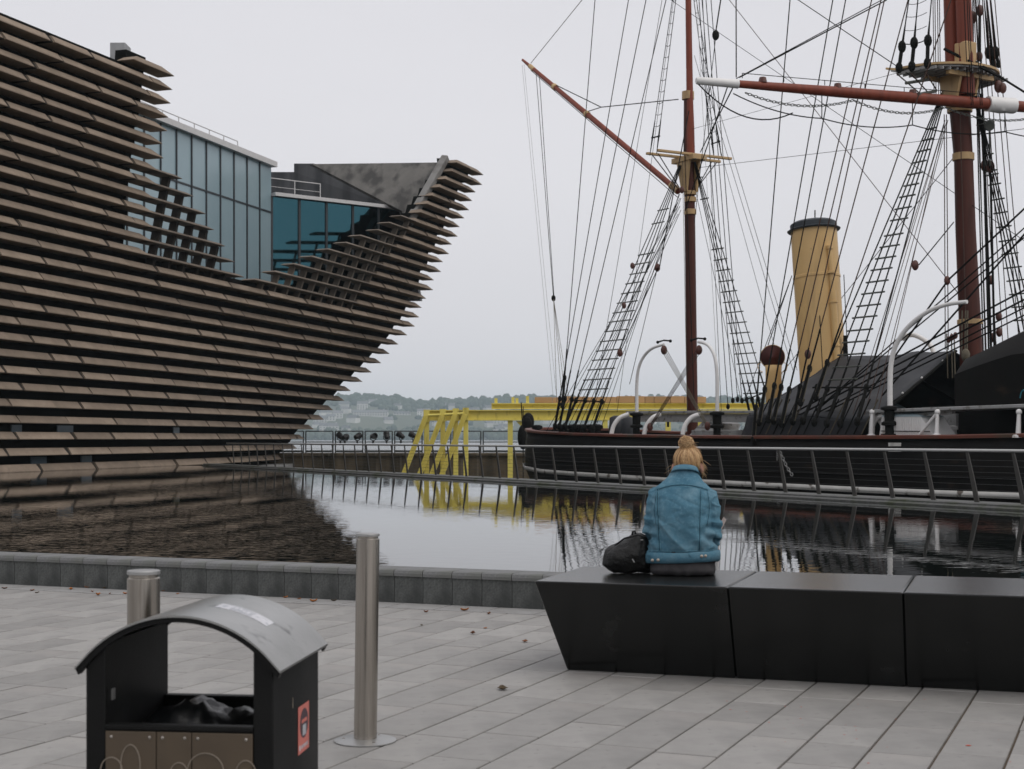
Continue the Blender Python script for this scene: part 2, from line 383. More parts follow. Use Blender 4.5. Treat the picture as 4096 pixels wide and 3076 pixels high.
# open louvres over the notch, and the posts that carry them
def louvre(k, Y0, Y1, c0, c1):
    p, q = row_p(k, Y0, LIP), row_p(k, Y1, LIP); d = (q - p).normalized(); n = NRM
    def sec(P, cut):
        return [P - n * .75, P.copy(), P + V(0, 0, .02), P - n * .12 + V(0, 0, .11) + d * cut, P - n * .75 + V(0, 0, .11) + d * cut]
    MB().loft([sec(p, c0), sec(q, c1)]).build('louvre', M['louvre'], bldg)
for k in range(14, 21):
    Y0, Y1 = row_Y(k, ULEFT[k]) - .3, row_Y(k, ULATL[k]); mid = lerp(Y0, Y1, R.uniform(.4, .6))
    if Y1 - Y0 > 3.2: louvre(k, Y0, mid, 0, 0); louvre(k, mid + .06, Y1, 0, -.35)
    else: louvre(k, Y0, Y1, 0, -.35)
for k in range(14, 24):
    Y0, Y1 = row_Y(k, ULATR[k]), row_Y(k, USOL[k]) + .3; n = max(1, round((Y1 - Y0) / 4))
    for i in range(n):
        louvre(k, lerp(Y0, Y1, i / n) + (.05 if i else 0), lerp(Y0, Y1, (i + 1) / n), .4 if i == 0 else 0, 0)
yl0 = row_Y(14, ULEFT[14])
for i in range(17):
    Y = yl0 + .7 + i * 1.2
    top = max([k for k in ULATL if row_Y(k, ULATL[k]) > Y + .3], default=13)
    if top > 13: MB().beam(row_p(13, Y, .3) + V(0, 0, .2), row_p(top, Y + .25 * (top - 13) * .3, .3), .17, .34, NRM).build('louvre_post', M['louvredark'], bldg)
ye = row_Y(23, USOL[23])
for i in range(16):
    Y = ye - .2 - i * 1.35
    top = max([k for k in ULATR if row_Y(k, ULATR[k]) < Y - .4 and row_Y(k, USOL[k]) > Y - 1.5], default=13)
    low = min([k for k in ULATR if row_Y(k, USOL[k]) > Y - .4], default=14)
    if top > 13 and top > low - 1: MB().beam(row_p(low - 1, Y, .32) + V(0, 0, .2), row_p(top, Y + .1 * (top - low), .32), .13, .3, NRM).build('louvre_post', M['louvre'], bldg)
# sloping end of the prow wall, and the concrete walls behind the notch
e0, e1 = row_p(30, row_Y(30, 456), .05) + V(0, 0, .35), row_p(23, row_Y(23, 419), .05)
MB().beam(e0 + V(.0, .1, 0), e1, .4, .42, NRM).build('wall_end', M['wallend'], bldg, bevel=.03)
bk = V(-.94, .33, 0)
f0 = e0 + V(-.1, .6, -.2); f1 = e1 + V(-.1, .6, -.3)
MB().prism([f0, f1, at(402, 211, f1.y + .8), at(312, 164, f0.y + 2.5)], V(-.2, .5, 0)).build('inner_wall', M['concrete'], bldg)
yb = f0.y + 4.2
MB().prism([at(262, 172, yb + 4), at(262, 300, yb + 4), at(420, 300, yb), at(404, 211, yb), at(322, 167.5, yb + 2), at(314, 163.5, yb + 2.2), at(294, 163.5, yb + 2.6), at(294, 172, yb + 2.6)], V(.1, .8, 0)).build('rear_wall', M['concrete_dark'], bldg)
GA = V(-13.63, 85, 0); gd = V(-.285, -.9585, 0)              # glass block corner; its long face runs towards the camera
def gz(v): return EYE + (HV - v) * 85 / FOC
zt, zm, zb = gz(166.5), gz(212.6), gz(300)
go = V(.9585, -.285, 0)
LG = 17; npan = 11
for i in range(npan):
    a, b = GA + gd * (LG * i / npan), GA + gd * (LG * (i + 1) / npan)
    for z0, z1 in ((zb, zm), (zm, zt)):
        MB().prism([a + V(0, 0, z0 + .03) + gd * .04, b + V(0, 0, z0 + .03) - gd * .04, b + V(0, 0, z1 - .03) - gd * .04, a + V(0, 0, z1 - .03) + gd * .04], go * -.06).build('glass_pane', M['glass'], bldg)
    MB().beam(b + V(0, 0, zb), b + V(0, 0, zt), .09, .12, go).build('mullion', M['mullion'], bldg)
MB().beam(GA + V(0, 0, zm) - go * .02, GA + gd * LG + V(0, 0, zm) - go * .02, .12, .09).build('transom', M['mullion'], bldg)
MB().box((GA + gd * LG / 2) + V(0, 0, (zt + zb) / 2) - go * 2.2, (LG, 4.0, zt - zb - .3), (gd, go, Zv)).build('glazed_core', M['darkwall'], bldg)
MB().beam(GA + V(0, 0, zt + .12) + go * .05 - gd * .15, GA + gd * LG + V(0, 0, zt + .12) + go * .05, .5, .3).build('parapet', M['whitemetal'], bldg)
GB = V(-6.55, 90.5, 0); hd = (GB - GA).normalized(); ho = V(hd.y, -hd.x, 0); LH = (GB - GA).length
zh = gz(196)
for i in range(5):
    a, b = GA + hd * (LH * i / 5), GA + hd * (LH * (i + 1) / 5)
    for z0, z1 in ((gz(300), gz(252)), (gz(252), zh)):
        MB().prism([a + hd * .04 + V(0, 0, z0 + .03), b - hd * .04 + V(0, 0, z0 + .03), b - hd * .04 + V(0, 0, z1), a + hd * .04 + V(0, 0, z1)], ho * -.06).build('glass_pane', M['glass_teal'], bldg)
    MB().beam(a + V(0, 0, zb), a + V(0, 0, zh), .14, .12, ho).build('mullion', M['mullion'], bldg)
MB().beam(GA + hd * .1 + V(0, 0, zh + .1) + ho * .05, GB + V(0, 0, zh + .1) + ho * .05, .5, .2).build('parapet', M['whitemetal'], bldg)
MB().box(GA + hd * LH / 2 - ho * 2.3 + V(0, 0, (zh + zb) / 2), (LH, 4.2, zh - zb), (hd, ho, Zv)).build('glazed_core', M['darkwall'], bldg)
def handrail(p, q, n, h, name='roof_railing'):
    mb = MB(); p, q = Vector(p), Vector(q)
    mb.tube([p + V(0, 0, h), q + V(0, 0, h)], .028, 6); mb.tube([p + V(0, 0, h * .5), q + V(0, 0, h * .5)], .015, 6)
    for i in range(n + 1):
        c = p.lerp(q, i / n); mb.tube([c, c + V(0, 0, h)], .03, 6)
    mb.build(name, M['whitemetal'], bldg)
q0 = GA - go * 1.2 + V(0, 0, zt + .2)
handrail(q0 + gd * 1.8, q0 + gd * 15, 8, .95)
q0 = GA - ho * .7 + V(0, 0, zh + .2)
handrail(q0 + hd * .2, q0 + hd * 3.6, 2, .95)
rb = at(120, 60, 61)
MB().box(at(120.5, 62, 60.5), (.62, .9, 1.35)).build('roof_box', M['shedgrey'], bldg, bevel=.03)
for (u, v, wd) in ((30, 0.55, .35), (78, 0.55, .6), (187.5, .55, .3), (4, -.95 + .5, .5), (52, -.45, .55), (99, -.45, .42)):
    k = 1 if v > 0 else -1
    kk = 1.55 if v > 0 else -.45
    Y = row_Y(k, u); p = row_p(k, Y, .14, rz(kk) + .05)
    MB().box(p, (wd * 1.6, .06, .3), (V(.33, .944, 0), NRM, Zv)).build('window', M['window'], bldg)

# ------------------------------------------------------------------ dock wall, its railing and floodlights
M['dockwall'] = overlay(overlay(mat('dock_wall', (.10, .075, .045), (.15, .12, .08), 1.5, .9, .3, 10), (.035, .03, .02), .7, .45, .65, stretch=(1.5, 1, .25)), (.20, .18, .14), 1.3, .6, .75, stretch=(2, 1, .1), offset=(3, 1, 0))
M['black'] = mat('black_metal', (.010, .010, .010), (.016, .016, .015), 8, .5)
M['railgrey'] = mat('grey_green_rail', (.05, .058, .056), (.065, .07, .068), 6, .5)
dw = MB(); dw.box((22, 87.6, -2.7), (72, 5.2, 6.4)); dw.box((22, 85.1, .44), (72, .45, .14))
struct(dw.build('dock_wall', M['dockwall']))
RY = 88.0
def rail_panel(u0, u1, label, i):
    t = thing('walkway_railing', at(u0, 453, RY), label, 'railing', 'railing panels along the dock wall')
    mb = MB(); zt_, zm_ = at(0, 431.2, RY).z, at(0, 442, RY).z
    x0, x1 = at(u0, 0, RY).x, at(u1, 0, RY).x
    for nm, z, r in (('top_rail', zt_, .035), ('middle_rail', zm_, .03)): MB().tube([V(x0, RY, z), V(x1, RY, z)], r, 6).build(nm, M['railgrey'], t)
    for x in (x0, x1): MB().tube([V(x, RY, .5), V(x, RY, zt_)], .042, 6).build('post', M['railgrey'], t)
    MB().box(((x0 + x1) / 2, RY, .60), (x1 - x0, .03, .12)).build('kickboard', M['railgrey'], t)
    return t
pu = [252, 274.5, 304.6, 334.2, 364, 393.5, 423.3, 452, 482, 511, 540]
names = ['tall end panel of dock railing in front of the plank wall', 'dock railing panel beside the foot of the stone-plank prow', 'dock railing panel just right of the prow, without floodlights', 'dock railing panel carrying the leftmost pair of black floodlights', 'dock railing panel carrying the third and fourth floodlights', 'dock railing panel with the floodlight next to the yellow steelwork', 'dock railing panel behind the slanting yellow struts', 'dock railing panel between the yellow legs and the single post', 'dock railing panel left of the lone yellow post', 'dock railing panel just behind the ship stern']
for i in range(10): rail_panel(pu[i] + (1.2 if i else 0), pu[i + 1] - 1.2, names[i], i)
def floodlight(x, y, yaw, pitch, label):
    p = at((1250 + x / 4.424) / 4, (1540 + y / 4.424) / 4, RY - .12)
    zr = at(0, 442, RY).z
    t = thing('floodlight', (p.x, p.y, zr), label, 'floodlight', 'black floodlights along the dock railing')
    d = V(math.cos(yaw) * math.cos(pitch), math.sin(yaw) * math.cos(pitch), math.sin(pitch))
    MB().lathe(p - d * .3, [(.015, .06), (.11, .08), (.145, .16), (.15, .34), (.175, .36), (.19, .54), (.14, .54), (.13, .42)], 14, d).build('lamp_housing', M['black'], t, smooth=True, auto=40)
    s = d.cross(Zv).normalized()
    MB().tube([p + s * .18, V(p.x, p.y, p.z) + s * .18 - Zv * .18, V(p.x, p.y, zr + .06)], .03, 6).tube([p - s * .18, p - s * .18 - Zv * .18, V(p.x, p.y, zr + .06)], .03, 6).build('bracket', M['black'], t)
    MB().box((p.x, p.y, zr), (.1, .28, .14)).build('clamp', M['black'], t)
for i, (x, y, yw, pt, lb) in enumerate([(495, 910, 120, 25, 'leftmost floodlight of the overlapping pair on the dock railing'), (572, 925, 70, 10, 'right floodlight of the overlapping pair on the dock railing'), (793, 910, 60, 15, 'third floodlight from the left on the dock railing'), (1075, 905, -60, 5, 'round-faced floodlight in the middle of the row on the dock railing'), (1312, 900, 100, 40, 'upward-tilted floodlight, fifth from the left on the dock railing'), (1565, 895, 150, 30, 'long-hooded floodlight second from the yellow struts'), (1785, 890, 160, 25, 'rightmost floodlight, partly behind the first yellow strut')]):
    floodlight(x, y, rad(yw), rad(pt), lb)

# ------------------------------------------------------------------ yellow steel gantry behind the ship
M['yellow'] = overlay(mat('yellow_paint', (.80, .69, .15), (.72, .61, .13), 2, .5, .05), (.30, .24, .03), 3, .6, .8, stretch=(1, 1, .3))
M['timber'] = mat('orange_timber', (.56, .34, .16), (.48, .28, .13), 1.5, .7, .1, 12, per_object=.15)
GY = 79.0
gan = thing('steel_gantry', at(446, 470, GY), 'yellow steel gantry with slanting struts standing behind the ship stern', 'gantry')
def zz(x, y): return ((x / 3.687 + 1580) / 4, (y / 3.687 + 1560) / 4)
def ibeam(p, q, h, wd, name, tf=.05, m='yellow'):
    p, q = Vector(p), Vector(q); d = (q - p).normalized(); s = d.cross(Zv)
    s = s.normalized() if s.length > .01 else V(0, 1, 0); u = s.cross(d); ln = (q - p).length; c = (p + q) / 2
    mb = MB(); mb.box(c + u * (h / 2 - tf / 2), (ln, wd, tf), (d, s, u)); mb.box(c - u * (h / 2 - tf / 2), (ln, wd, tf), (d, s, u)); mb.box(c, (ln - .004, wd * .12, h - tf * 2), (d, s, u))
    return mb.build(name, M[m], gan)
legs = [(435, 500, 300, 100), (672, 740, 290, 335), (862, 930, 280, 515), (1010, 1080, 270, 665)]
for i, (x0, x1, yt, xb) in enumerate(legs):
    u0, v0 = zz((x0 + x1) / 2, yt); p = at(u0, v0, GY); 
    MB().box((p.x, GY, (p.z - 4) / 2), (.25, .3, p.z + 4)).build('leg', M['yellow'], gan, bevel=.01)
    MB().box((p.x, GY - .02, p.z - .30), (.31, .42, .66)).build('gusset', M['yellow'], gan)
    ub, vb = zz(xb + 40, 1215); b = at(ub, vb, GY - .3)
    top = at(zz((x0 + x1) / 2 - 8, yt + 80)[0], zz(0, yt + 80)[1], GY - .3); d = (b - top)
    ibeam(top, top + d * 1.6, .26, .26, 'strut', .04)
    if i < 3:
        n0 = at(zz(legs[i + 1][0], 0)[0], 0, GY).x
        MB().tube([V(p.x + .1, GY - .35, p.z - .27), V(n0, GY - .35, p.z - .24)], .07, 8).build('tie_bar', M['yellow'], gan)
pa, pb = at(426, 415.4, GY), at(770, 414.8, GY + .4)
ibeam(pa, pb, .56, .45, 'main_girder')
ibeam(at(491.5, 406.2, GY + .5), at(770, 406.0, GY + .9), .3, .5, 'upper_girder')
for u0 in (510.3, 605, 631, 668, 700, 735):
    p = at(u0, 420, GY + .15); MB().box((p.x, GY + .15, (p.z - 4) / 2), (.27, .27, p.z + 4)).build('leg', M['yellow'], gan)
MB().prism([at(516, 421, GY + .1), at(525, 421, GY + .1), at(525, 431, GY + .1)], V(0, .2, 0)).build('bracket', M['yellow'], gan)
for u0, h in ((496, 5), (513, 6), (517, 5), (527.5, 7)):
    MB().box(at(u0, 402.5 - h / 2 + .6, GY + .6), (.16, .2, h * GY / FOC)).build('stub_post', M['yellow'], gan)
uu = 534.5
for i in range(13):
    wd = R.uniform(9, 18); b = min(uu + wd, 718)
    hgt = R.uniform(5.5, 7)
    p, q = at(uu + .2, 403 - hgt / 2, GY + .7), at(b - .2, 403 - hgt / 2, GY + .7)
    if b - uu > 3: MB().box((p + q) / 2, ((q - p).length, .5, hgt * GY / FOC)).build('timber_baulk', M['timber'], gan, bevel=.01)
    uu = b
    if uu >= 717: break

# ------------------------------------------------------------------ far shore: hill, woods, houses
M['hill'] = mat('hillside', (.10, .105, .06), (.06, .07, .04), .012, .95)
M['leaf'] = mat('far_foliage', (.030, .045, .025), (.055, .070, .035), .03, .95, per_object=0)
hx = [-2600, -1400, -900, 280, 345, 354, 375, 397, 405, 410, 420, 436, 466, 480, 494, 510, 534, 545, 600, 640, 700, 745, 800, 900, 1100, 1500, 2600]
hv = [425, 418, 410, 401, 396.5, 395, 395.6, 396.5, 399.5, 402, 401, 399.5, 398.8, 398.5, 397, 396.4, 396.4, 397.4, 400, 398, 397, 398, 401, 404, 404, 412, 425]
HS = 1.5                                      # scale of the far shore
SH, RI = 1880 * HS, 2300 * HS
def hill_z(X, Y):
    u = 512 + FOC * X / RI; top = EYE + (HV - table(u, hx, hv)) / FOC * RI - 9 * HS
    t = max(0, min(1, (Y - SH) / (RI - SH)))
    n = noise.noise(V(X * .004, Y * .004, 3)) * 9 * t
    return RIVER + 1.2 + (top - RIVER) * (t ** .8) + n * (1 - t) - (0 if Y <= RI else (Y - RI) * .05)
hm = MB(); NX, NY = 150, 14
for j in range(NY + 1):
    for i in range(NX + 1):
        X = lerp(-3700, 3700, i / NX); Y = lerp(SH - 15, RI + 240, j / NY)
        hm.v.append((X, Y, -6 if j == 0 else hill_z(X, Y)))
for j in range(NY):
    for i in range(NX):
        a = j * (NX + 1) + i; hm.f.append((a, a + 1, a + NX + 2, a + NX + 1))
struct(hm.build('hill', M['hill'], smooth=True))
M['housewall'] = mat('pale_house_wall', (.66, .645, .61), (.52, .505, .475), .1, .8, per_object=.25)
M['houseroof'] = mat('slate_roof', (.12, .12, .13), (.17, .16, .16), .2, .8, per_object=.3)
M['housewin'] = mat('house_window', (.04, .05, .06), None, 1, .2)
houses = []
def house(X, Y, L_, D, Hh, rot_, label, win=0, rows=2):
    L_, D, Hh = L_ * 1.4, D * 1.4, Hh * 1.4
    z = hill_z(X, Y); t = thing('far_house', (X, Y, z), label, 'house', 'houses on the far shore')
    ax = (V(math.cos(rot_), math.sin(rot_), 0), V(-math.sin(rot_), math.cos(rot_), 0), Zv); c = V(X, Y, z)
    w_ = MB(); w_.box(c + V(0, 0, Hh / 2 - 1.5), (L_, D, Hh + 3), ax); w_.build('wall', M['housewall'], t)
    a, b = ax[0] * (L_ / 2 + .3), ax[1] * (D / 2 + .4); rh = D * .42
    P = [c - a - b + V(0, 0, Hh), c + a - b + V(0, 0, Hh), c + a + b + V(0, 0, Hh), c - a + b + V(0, 0, Hh)]
    r1, r2 = c - a + V(0, 0, Hh + rh), c + a + V(0, 0, Hh + rh)
    MB().add(P + [r1, r2], [(0, 1, 5, 4), (2, 3, 4, 5), (0, 4, 3), (1, 2, 5), (3, 2, 1, 0)]).build('roof', M['houseroof'], t)
    MB().box(c + ax[0] * (L_ * .38) + V(0, 0, Hh + rh), (1.4, 1.2, 2.4), ax).build('chimney', M['housewall'], t)
    for r_ in range(rows if win else 0):
        for i in range(win):
            x = lerp(-L_ / 2, L_ / 2, (i + .5) / win)
            MB().box(c + ax[0] * x - ax[1] * (D / 2 + .05) + V(0, 0, 2.5 + r_ * 4.2), (1.7, .15, 2.3), ax).build('window', M['housewin'], t)
    houses.append((X, Y, max(L_, D))); return t
def hp(u, v):                                 # point of the hillside seen at pixel (u, v)
    lo, hi = SH, RI + 20
    for _ in range(30):
        m = (lo + hi) / 2; X = (u - 512) / FOC * m
        if HV - FOC * (hill_z(X, m) - EYE) / m > v: lo = m
        else: hi = m
    return (u - 512) / FOC * lo, lo
for (u, v, L_, D, Hh, nw, rows, lb) in [
    (370, 416, 55, 9, 5.5, 14, 2, 'long white terrace across the middle of the far hillside'), (402, 416.5, 26, 8, 4.5, 6, 2, 'white terrace just right of the long one on the far hillside'),
    (362.5, 411, 16, 10, 11, 4, 3, 'tall pale villa above the long white terrace'), (329, 431, 26, 10, 7, 6, 2, 'long white house by the shore, above the dock railing'),
    (338, 418, 14, 10, 7, 3, 2, 'bright white gabled house next to the plank tips'), (331, 420.5, 13, 9, 6, 3, 2, 'small white gabled house left of the bright one by the plank tips'),
    (320, 425, 20, 11, 9, 5, 3, 'grey three-storey house low on the hillside beside the prow'), (373, 406, 14, 9, 7, 3, 2, 'gabled house high on the hillside under the wooded ridge'),
    (344, 408, 16, 10, 6, 0, 2, 'pale house by the plank tips just below the wood'), (424, 416, 20, 10, 7, 5, 2, 'pale house row left of the first yellow leg'), (500, 424, 20, 10, 7, 4, 2, 'white house under the yellow girder, left of the lone post')]:
    X, Y = hp(u, v); house(X, Y, L_, D, Hh, R.uniform(-.15, .15), lb, nw, rows)
n = 0
while n < 70:
    u = R.uniform(300, 760) if R.random() < .85 else R.uniform(60, 300); v = R.uniform(405, 434); X, Y = hp(u, v); L_ = R.uniform(9, 18)
    if any(abs(X - a) < (L_ * 1.4 + c) * .6 and abs(Y - b) < 24 for a, b, c in houses): continue
    house(X, Y, L_, R.uniform(8, 11), R.uniform(4, 7), R.uniform(-.6, .6), 'small pale house among the trees on the hazy far shore', 0); n += 1
tm = MB(); ico = bmesh.new(); bmesh.ops.create_icosphere(ico, subdivisions=2, radius=1); iv = [v.co.copy() for v in ico.verts]; ifc = [tuple(v.index for v in f.verts) for f in ico.faces]; ico.free()
def blob(X, Y, r, z=None):
    z = hill_z(X, Y) if z is None else z; s = R.random() * 99; hh = r * R.uniform(.8, 1.35)
    tm.add([V(X + p.x * r * (1 + .45 * noise.noise(p * 1.7 + V(s, 0, 0))), Y + p.y * r, z + hh * .55 + p.z * hh * (1 + .5 * noise.noise(p * 2.1 + V(0, s, 0)))) for p in iv], ifc)
for i in range(1500):                          # wooded ridge
    X = R.uniform(-1725, 1725) if i % 4 else R.uniform(-495, 600); Y = RI - abs(R.gauss(0, 67)); blob(X, Y, R.uniform(5, 11.5))
for i in range(1900):
    u = R.uniform(200, 800) if i % 5 else R.uniform(-100, 1150); v = R.choice([R.uniform(398, 440), R.uniform(398, 412), R.uniform(432, 441)]); X, Y = hp(u, v)
    if any(abs(X - a) < c * .55 + 4 and -45 < Y - b < 6 for a, b, c in houses) and R.random() < .93: continue
    if noise.noise(V(X * .008, Y * .0133, 1)) < -.18 and v < 432: continue
    blob(X, Y, R.uniform(3.6, 8))
for i in range(420):
    X = R.uniform(-1950, 1950); blob(X, SH + R.uniform(0, 33), R.uniform(4.5, 9))
o = tm.build('woods', M['leaf'], smooth=True); tag(o, 'hazy green woods covering the far shore and its ridge', 'woods'); o['kind'] = 'stuff'
# haze over the river
hb = MB(); hb.box((0, 1940, 58), (8000, 4120, 131)); hz = hb.build('haze', M['hill']); hz['kind'] = 'stuff'; tag(hz, 'thin pale haze hanging over the river and far shore', 'haze')
hz.data.materials.clear(); hmt = bpy.data.materials.new('haze'); hmt.use_nodes = True; t = hmt.node_tree; t.nodes.clear()
pv = t.nodes.new('ShaderNodeVolumePrincipled'); pv.inputs['Color'].default_value = (.74, .89, .97, 1); pv.inputs['Density'].default_value = .00017
mo = t.nodes.new('ShaderNodeOutputMaterial'); t.links.new(pv.outputs[0], mo.inputs['Volume']); hz.data.materials.append(hmt)
# ------------------------------------------------------------------ the three-masted ship
M['hull'] = overlay(mat('black_hull', (.0045, .0045, .004), (.009, .008, .007), 1.2,   .6, .1, 6, spec=.12), (.035, .025, .016), .8, .62, .8, stretch=(1, 1, 3))
M['caprail'] = overlay(mat('red_brown_rail', (.16, .045, .025), (.10, .03, .018), 1.5, .5), (.05, .05, .03), 1, .5, .7)
M['hullwhite'] = overlay(mat('white_stripe', (.66, .65, .61), (.52, .51, .48), 1.5, .6), (.12, .10, .08), 2.2, .6, .68)
M['mastdark'] = mat('dark_mast', (.085, .021, .012), (.045, .013, .008), 1.6, .5, .1, stretch=(3, 3, .25), spec=.25)
M['mastred'] = mat('red_mast', (.24, .052, .026), (.15, .034, .018), 1.4, .5, .08, stretch=(3, 3, .25), spec=.3)
M['cream'] = overlay(mat('cream_paint', (.52, .35, .165), (.44, .29, .135), 2, .5), (.22, .14, .07), 2.5, .6, .75, stretch=(1, 1, .35))
M['buff'] = overlay(overlay(mat('buff_paint', (.72, .475, .195), (.66, .43, .18), 1.2, .45, .04), (.36, .22, .09), 1.2, .54, .8, stretch=(2, 2, .2), amount=.7), (.3, .18, .08), 5, .68, .8, amount=.5)
M['rope'] = mat('tarred_rope', (.006, .006, .0055), (.011, .0105, .009), 5, .8, spec=.15)
M['manila'] = mat('manila_rope', (.10, .085, .06), (.15, .13, .09), 9, .85)
M['brownrope'] = mat('brown_rope', (.045, .022, .015), (.06, .03, .02), 9, .8)
M['batten'] = mat('weathered_batten', (.06, .068, .06), (.11, .115, .10), 3, .8)
M['tarp'] = mat('black_tarpaulin', (.032, .034, .038), (.048, .050, .055), .9, .6, .35, 3, spec=.25)
M['cowlred'] = mat('dark_red_paint', (.085, .014, .010), (.065, .012, .009), 3, .6)
M['shipwhite'] = overlay(mat('white_paint', (.82, .81, .79), (.74, .73, .71), 3, .45), (.35, .25, .16), 4, .64, .78, amount=.6)
M['shipgrey'] = overlay(mat('grey_deck_paint', (.36, .36, .355), (.28, .28, .275), 2, .6), (.12, .11, .09), 5, .55, .7)
M['block'] = mat('wooden_block', (.11, .032, .02), (.06, .02, .013), 8, .5)
M['galv'] = mat('galvanised_chain', (.34, .34, .33), (.25, .25, .24), 8, .5, metal=.4)
M['paleshed'] = mat('pale_blue_roof', (.42, .52, .56), (.38, .48, .52), 2, .6)
SM = V(14.7, 48, 0); SD = V(.495, -.869, 0); SN = V(-.869, -.495, 0)      # main mast foot, aft-to-bow, towards the quay
def S(t, w_, z): return SM + SD * t + SN * w_ + V(0, 0, z)
def SP(u, v, w_):                                # point on the ship's lengthwise plane at offset w_ seen at pixel (u, v)
    k = (u - 512) / FOC
    t = (SM.y * k - SM.x + w_ * (.869 - .495 * k)) / (.495 + .869 * k)
    Y = SM.y - .869 * t - .495 * w_
    return V(k * Y, Y, EYE + (HV - v) / FOC * Y)
ship = thing('sailing_ship', S(-4, 0, RIVER), 'black-hulled three-masted sailing ship with red-brown masts and yellow funnel', 'ship')
SF = .80
def ac_(t): return -12 + (t + 12) * SF if t < -12 else t
def shape(t): return table(t, [ac_(x) for x in (-28.6, -28.2, -27, -25, -22, -18)] + [-12, -4, 6, 14, 19, 22, 24.4], [.25, 1.3, 2.6, 3.45, 4.05, 4.5, 4.85, 5.05, 5.05, 4.5, 3.2, 1.9, .15])
def capz(t): return table(t, [ac_(-28.6), ac_(-24), ac_(-18), -10, -2, 4, 10, 17, 24.4], [1.80, 1.62, 1.50, 1.40, 1.36, 1.38, 1.46, 1.7, 2.2])
def strz(t): return table(t, [ac_(-28.6), ac_(-26), ac_(-22), ac_(-16), -8, 2, 10, 24.4], [.24, .10, -.03, -.08, -.15, -.2, -.16, .2])
def side(t, z):                                  # half-breadth at height z
    b = shape(t); s = max(0, (strz(t) - z) / 3.2)
    tuck = table(t, [ac_(-28.6), ac_(-24), ac_(-16), -8, 10, 20, 24.4], [1.9, 1.5, .7, .15, .15, .6, 1.2])
    return max(.02, b * (1 - .03 * max(0, z - .4)) - tuck * s ** 1.1 * min(1, b / 3 + .3))
ts = [ac_(x) for x in (-28.6, -28.2, -27.6, -27, -26, -25, -23.5, -22, -20, -18, -15)] + [ -12, -8, -4, 0, 4, 8, 11, 14, 16.5, 19, 20.5, 22, 23.4, 24.4]
def strip(z0f, z1f, out, name, m, parent, th=.12, n=1, both=True):
    mb = MB()
    for sgn in ((1, -1) if both else (1,)):
        rows = []
        for t in ts:
            col = []
            for i in range(n + 1):
                z = lerp(z0f(t), z1f(t), i / n); col.append(S(t, sgn * (side(t, z) + out), z))
            rows.append(col)
        k = n + 1
        o = len(mb.v); mb.v += [tuple(p) for r_ in rows for p in r_]
        for i in range(len(rows) - 1):
            for j in range(n): mb.f.append((o + i * k + j, o + (i + 1) * k + j, o + (i + 1) * k + j + 1, o + i * k + j + 1))
    ob = mb.build(name, m, parent, smooth=True, auto=35)
    sl = ob.modifiers.new('solid', 'SOLIDIFY'); sl.thickness = th; sl.offset = -1 if th > 0 else 1
    return ob
hull = strip(lambda t: RIVER - .6, capz, 0, 'hull', M['hull'], ship, .02, 9)
st = MB()
st.add([S(ts[0], -.27, RIVER), S(ts[0], .27, RIVER), S(ts[0], .27, 1.8), S(ts[0], -.27, 1.8)], [(0, 1, 2, 3)]); st.build('stern_plate', M['hull'], hull)
strip(lambda t: strz(t) - .085, lambda t: strz(t) + .085, .10, 'white_stripe', M['hullwhite'], hull, .02)
strip(lambda t: strz(t) + .42, lambda t: strz(t) + .5, .03, 'rubbing_strake', M['hull'], hull, .05)
cr_ = MB()
for sgn in (1, -1):
    cr_.loft([[S(t, sgn * (side(t, capz(t)) + o_), capz(t) + z_) for o_, z_ in ((.09, -.03), (.09, .05), (.05, .08), (-.2, .08), (-.24, .05), (-.24, -.03))] for t in ts])
cr_.build('cap_rail', M['caprail'], hull)
dk = MB(); dk.add([S(t, s_ * (side(t, .3) - .05), .35) for s_ in (1, -1) for t in ts], [(i, i + 1, len(ts) + i + 1, len(ts) + i) for i in range(len(ts) - 1)]); dk.build('deck', M['shipgrey'], ship)
for u0, wd in ((893, .22), (897.5, .38)):  # white plates standing for daylight seen through the freeing ports
    p = SP(u0, 446.5, 5.02); 
    for k in range(2): MB().box(p + V(0, 0, .06 - k * .16) + SN * .06, (wd, .04, .1), (SD, SN, Zv)).build('port_daylight', M['hullwhite'], hull)
def chain(pts, r, name, parent, step=1.0, m='galv'):
    mb = MB(); pts = [Vector(p) for p in pts]; acc = 0; k = 0
    L_ = sum((pts[i + 1] - pts[i]).length for i in range(len(pts) - 1)); n = max(2, int(L_ / (r * 4.2 * step)))
    def pos(s):
        for i in range(len(pts) - 1):
            d = (pts[i + 1] - pts[i]).length
            if s <= d or i == len(pts) - 2: return pts[i].lerp(pts[i + 1], min(1, s / d)), (pts[i + 1] - pts[i]).normalized()
            s -= d
    for i in range(n):
        p, d = pos((i + .5) * L_ / n); a = d.orthogonal().normalized(); b = d.cross(a)
        if i % 2: a = b
        mb.tube([p + d * math.cos(x) * r * 2.9 + a * math.sin(x) * r * 1.8 for x in [2 * math.pi * j / 8 for j in range(8)]], r * .62, 4, closed=True)
    return mb.build(name, M[m], parent)
h0 = SP(782, 449, 5.05) + SN * .15
chain([h0, SP(786, 457, 5.05) + SN * .15, SP(790, 466, 5.05) + SN * .15, SP(796, 475.5, 5.05) + SN * .15], .024, 'anchor_chain', hull)
chain([SP(780.5, 449, 5.05) + SN * .12, SP(780, 460, 5.05) + SN * .12], .016, 'short_chain', hull)
chain([SP(539, 443, 3.2) + SN * .2, SP(545, 447, 3.2) + SN * .2, SP(551, 452.5, 3.4) + SN * .2, SP(554, 455.7, 3.5) + SN * .2], .02, 'stern_chain', hull)

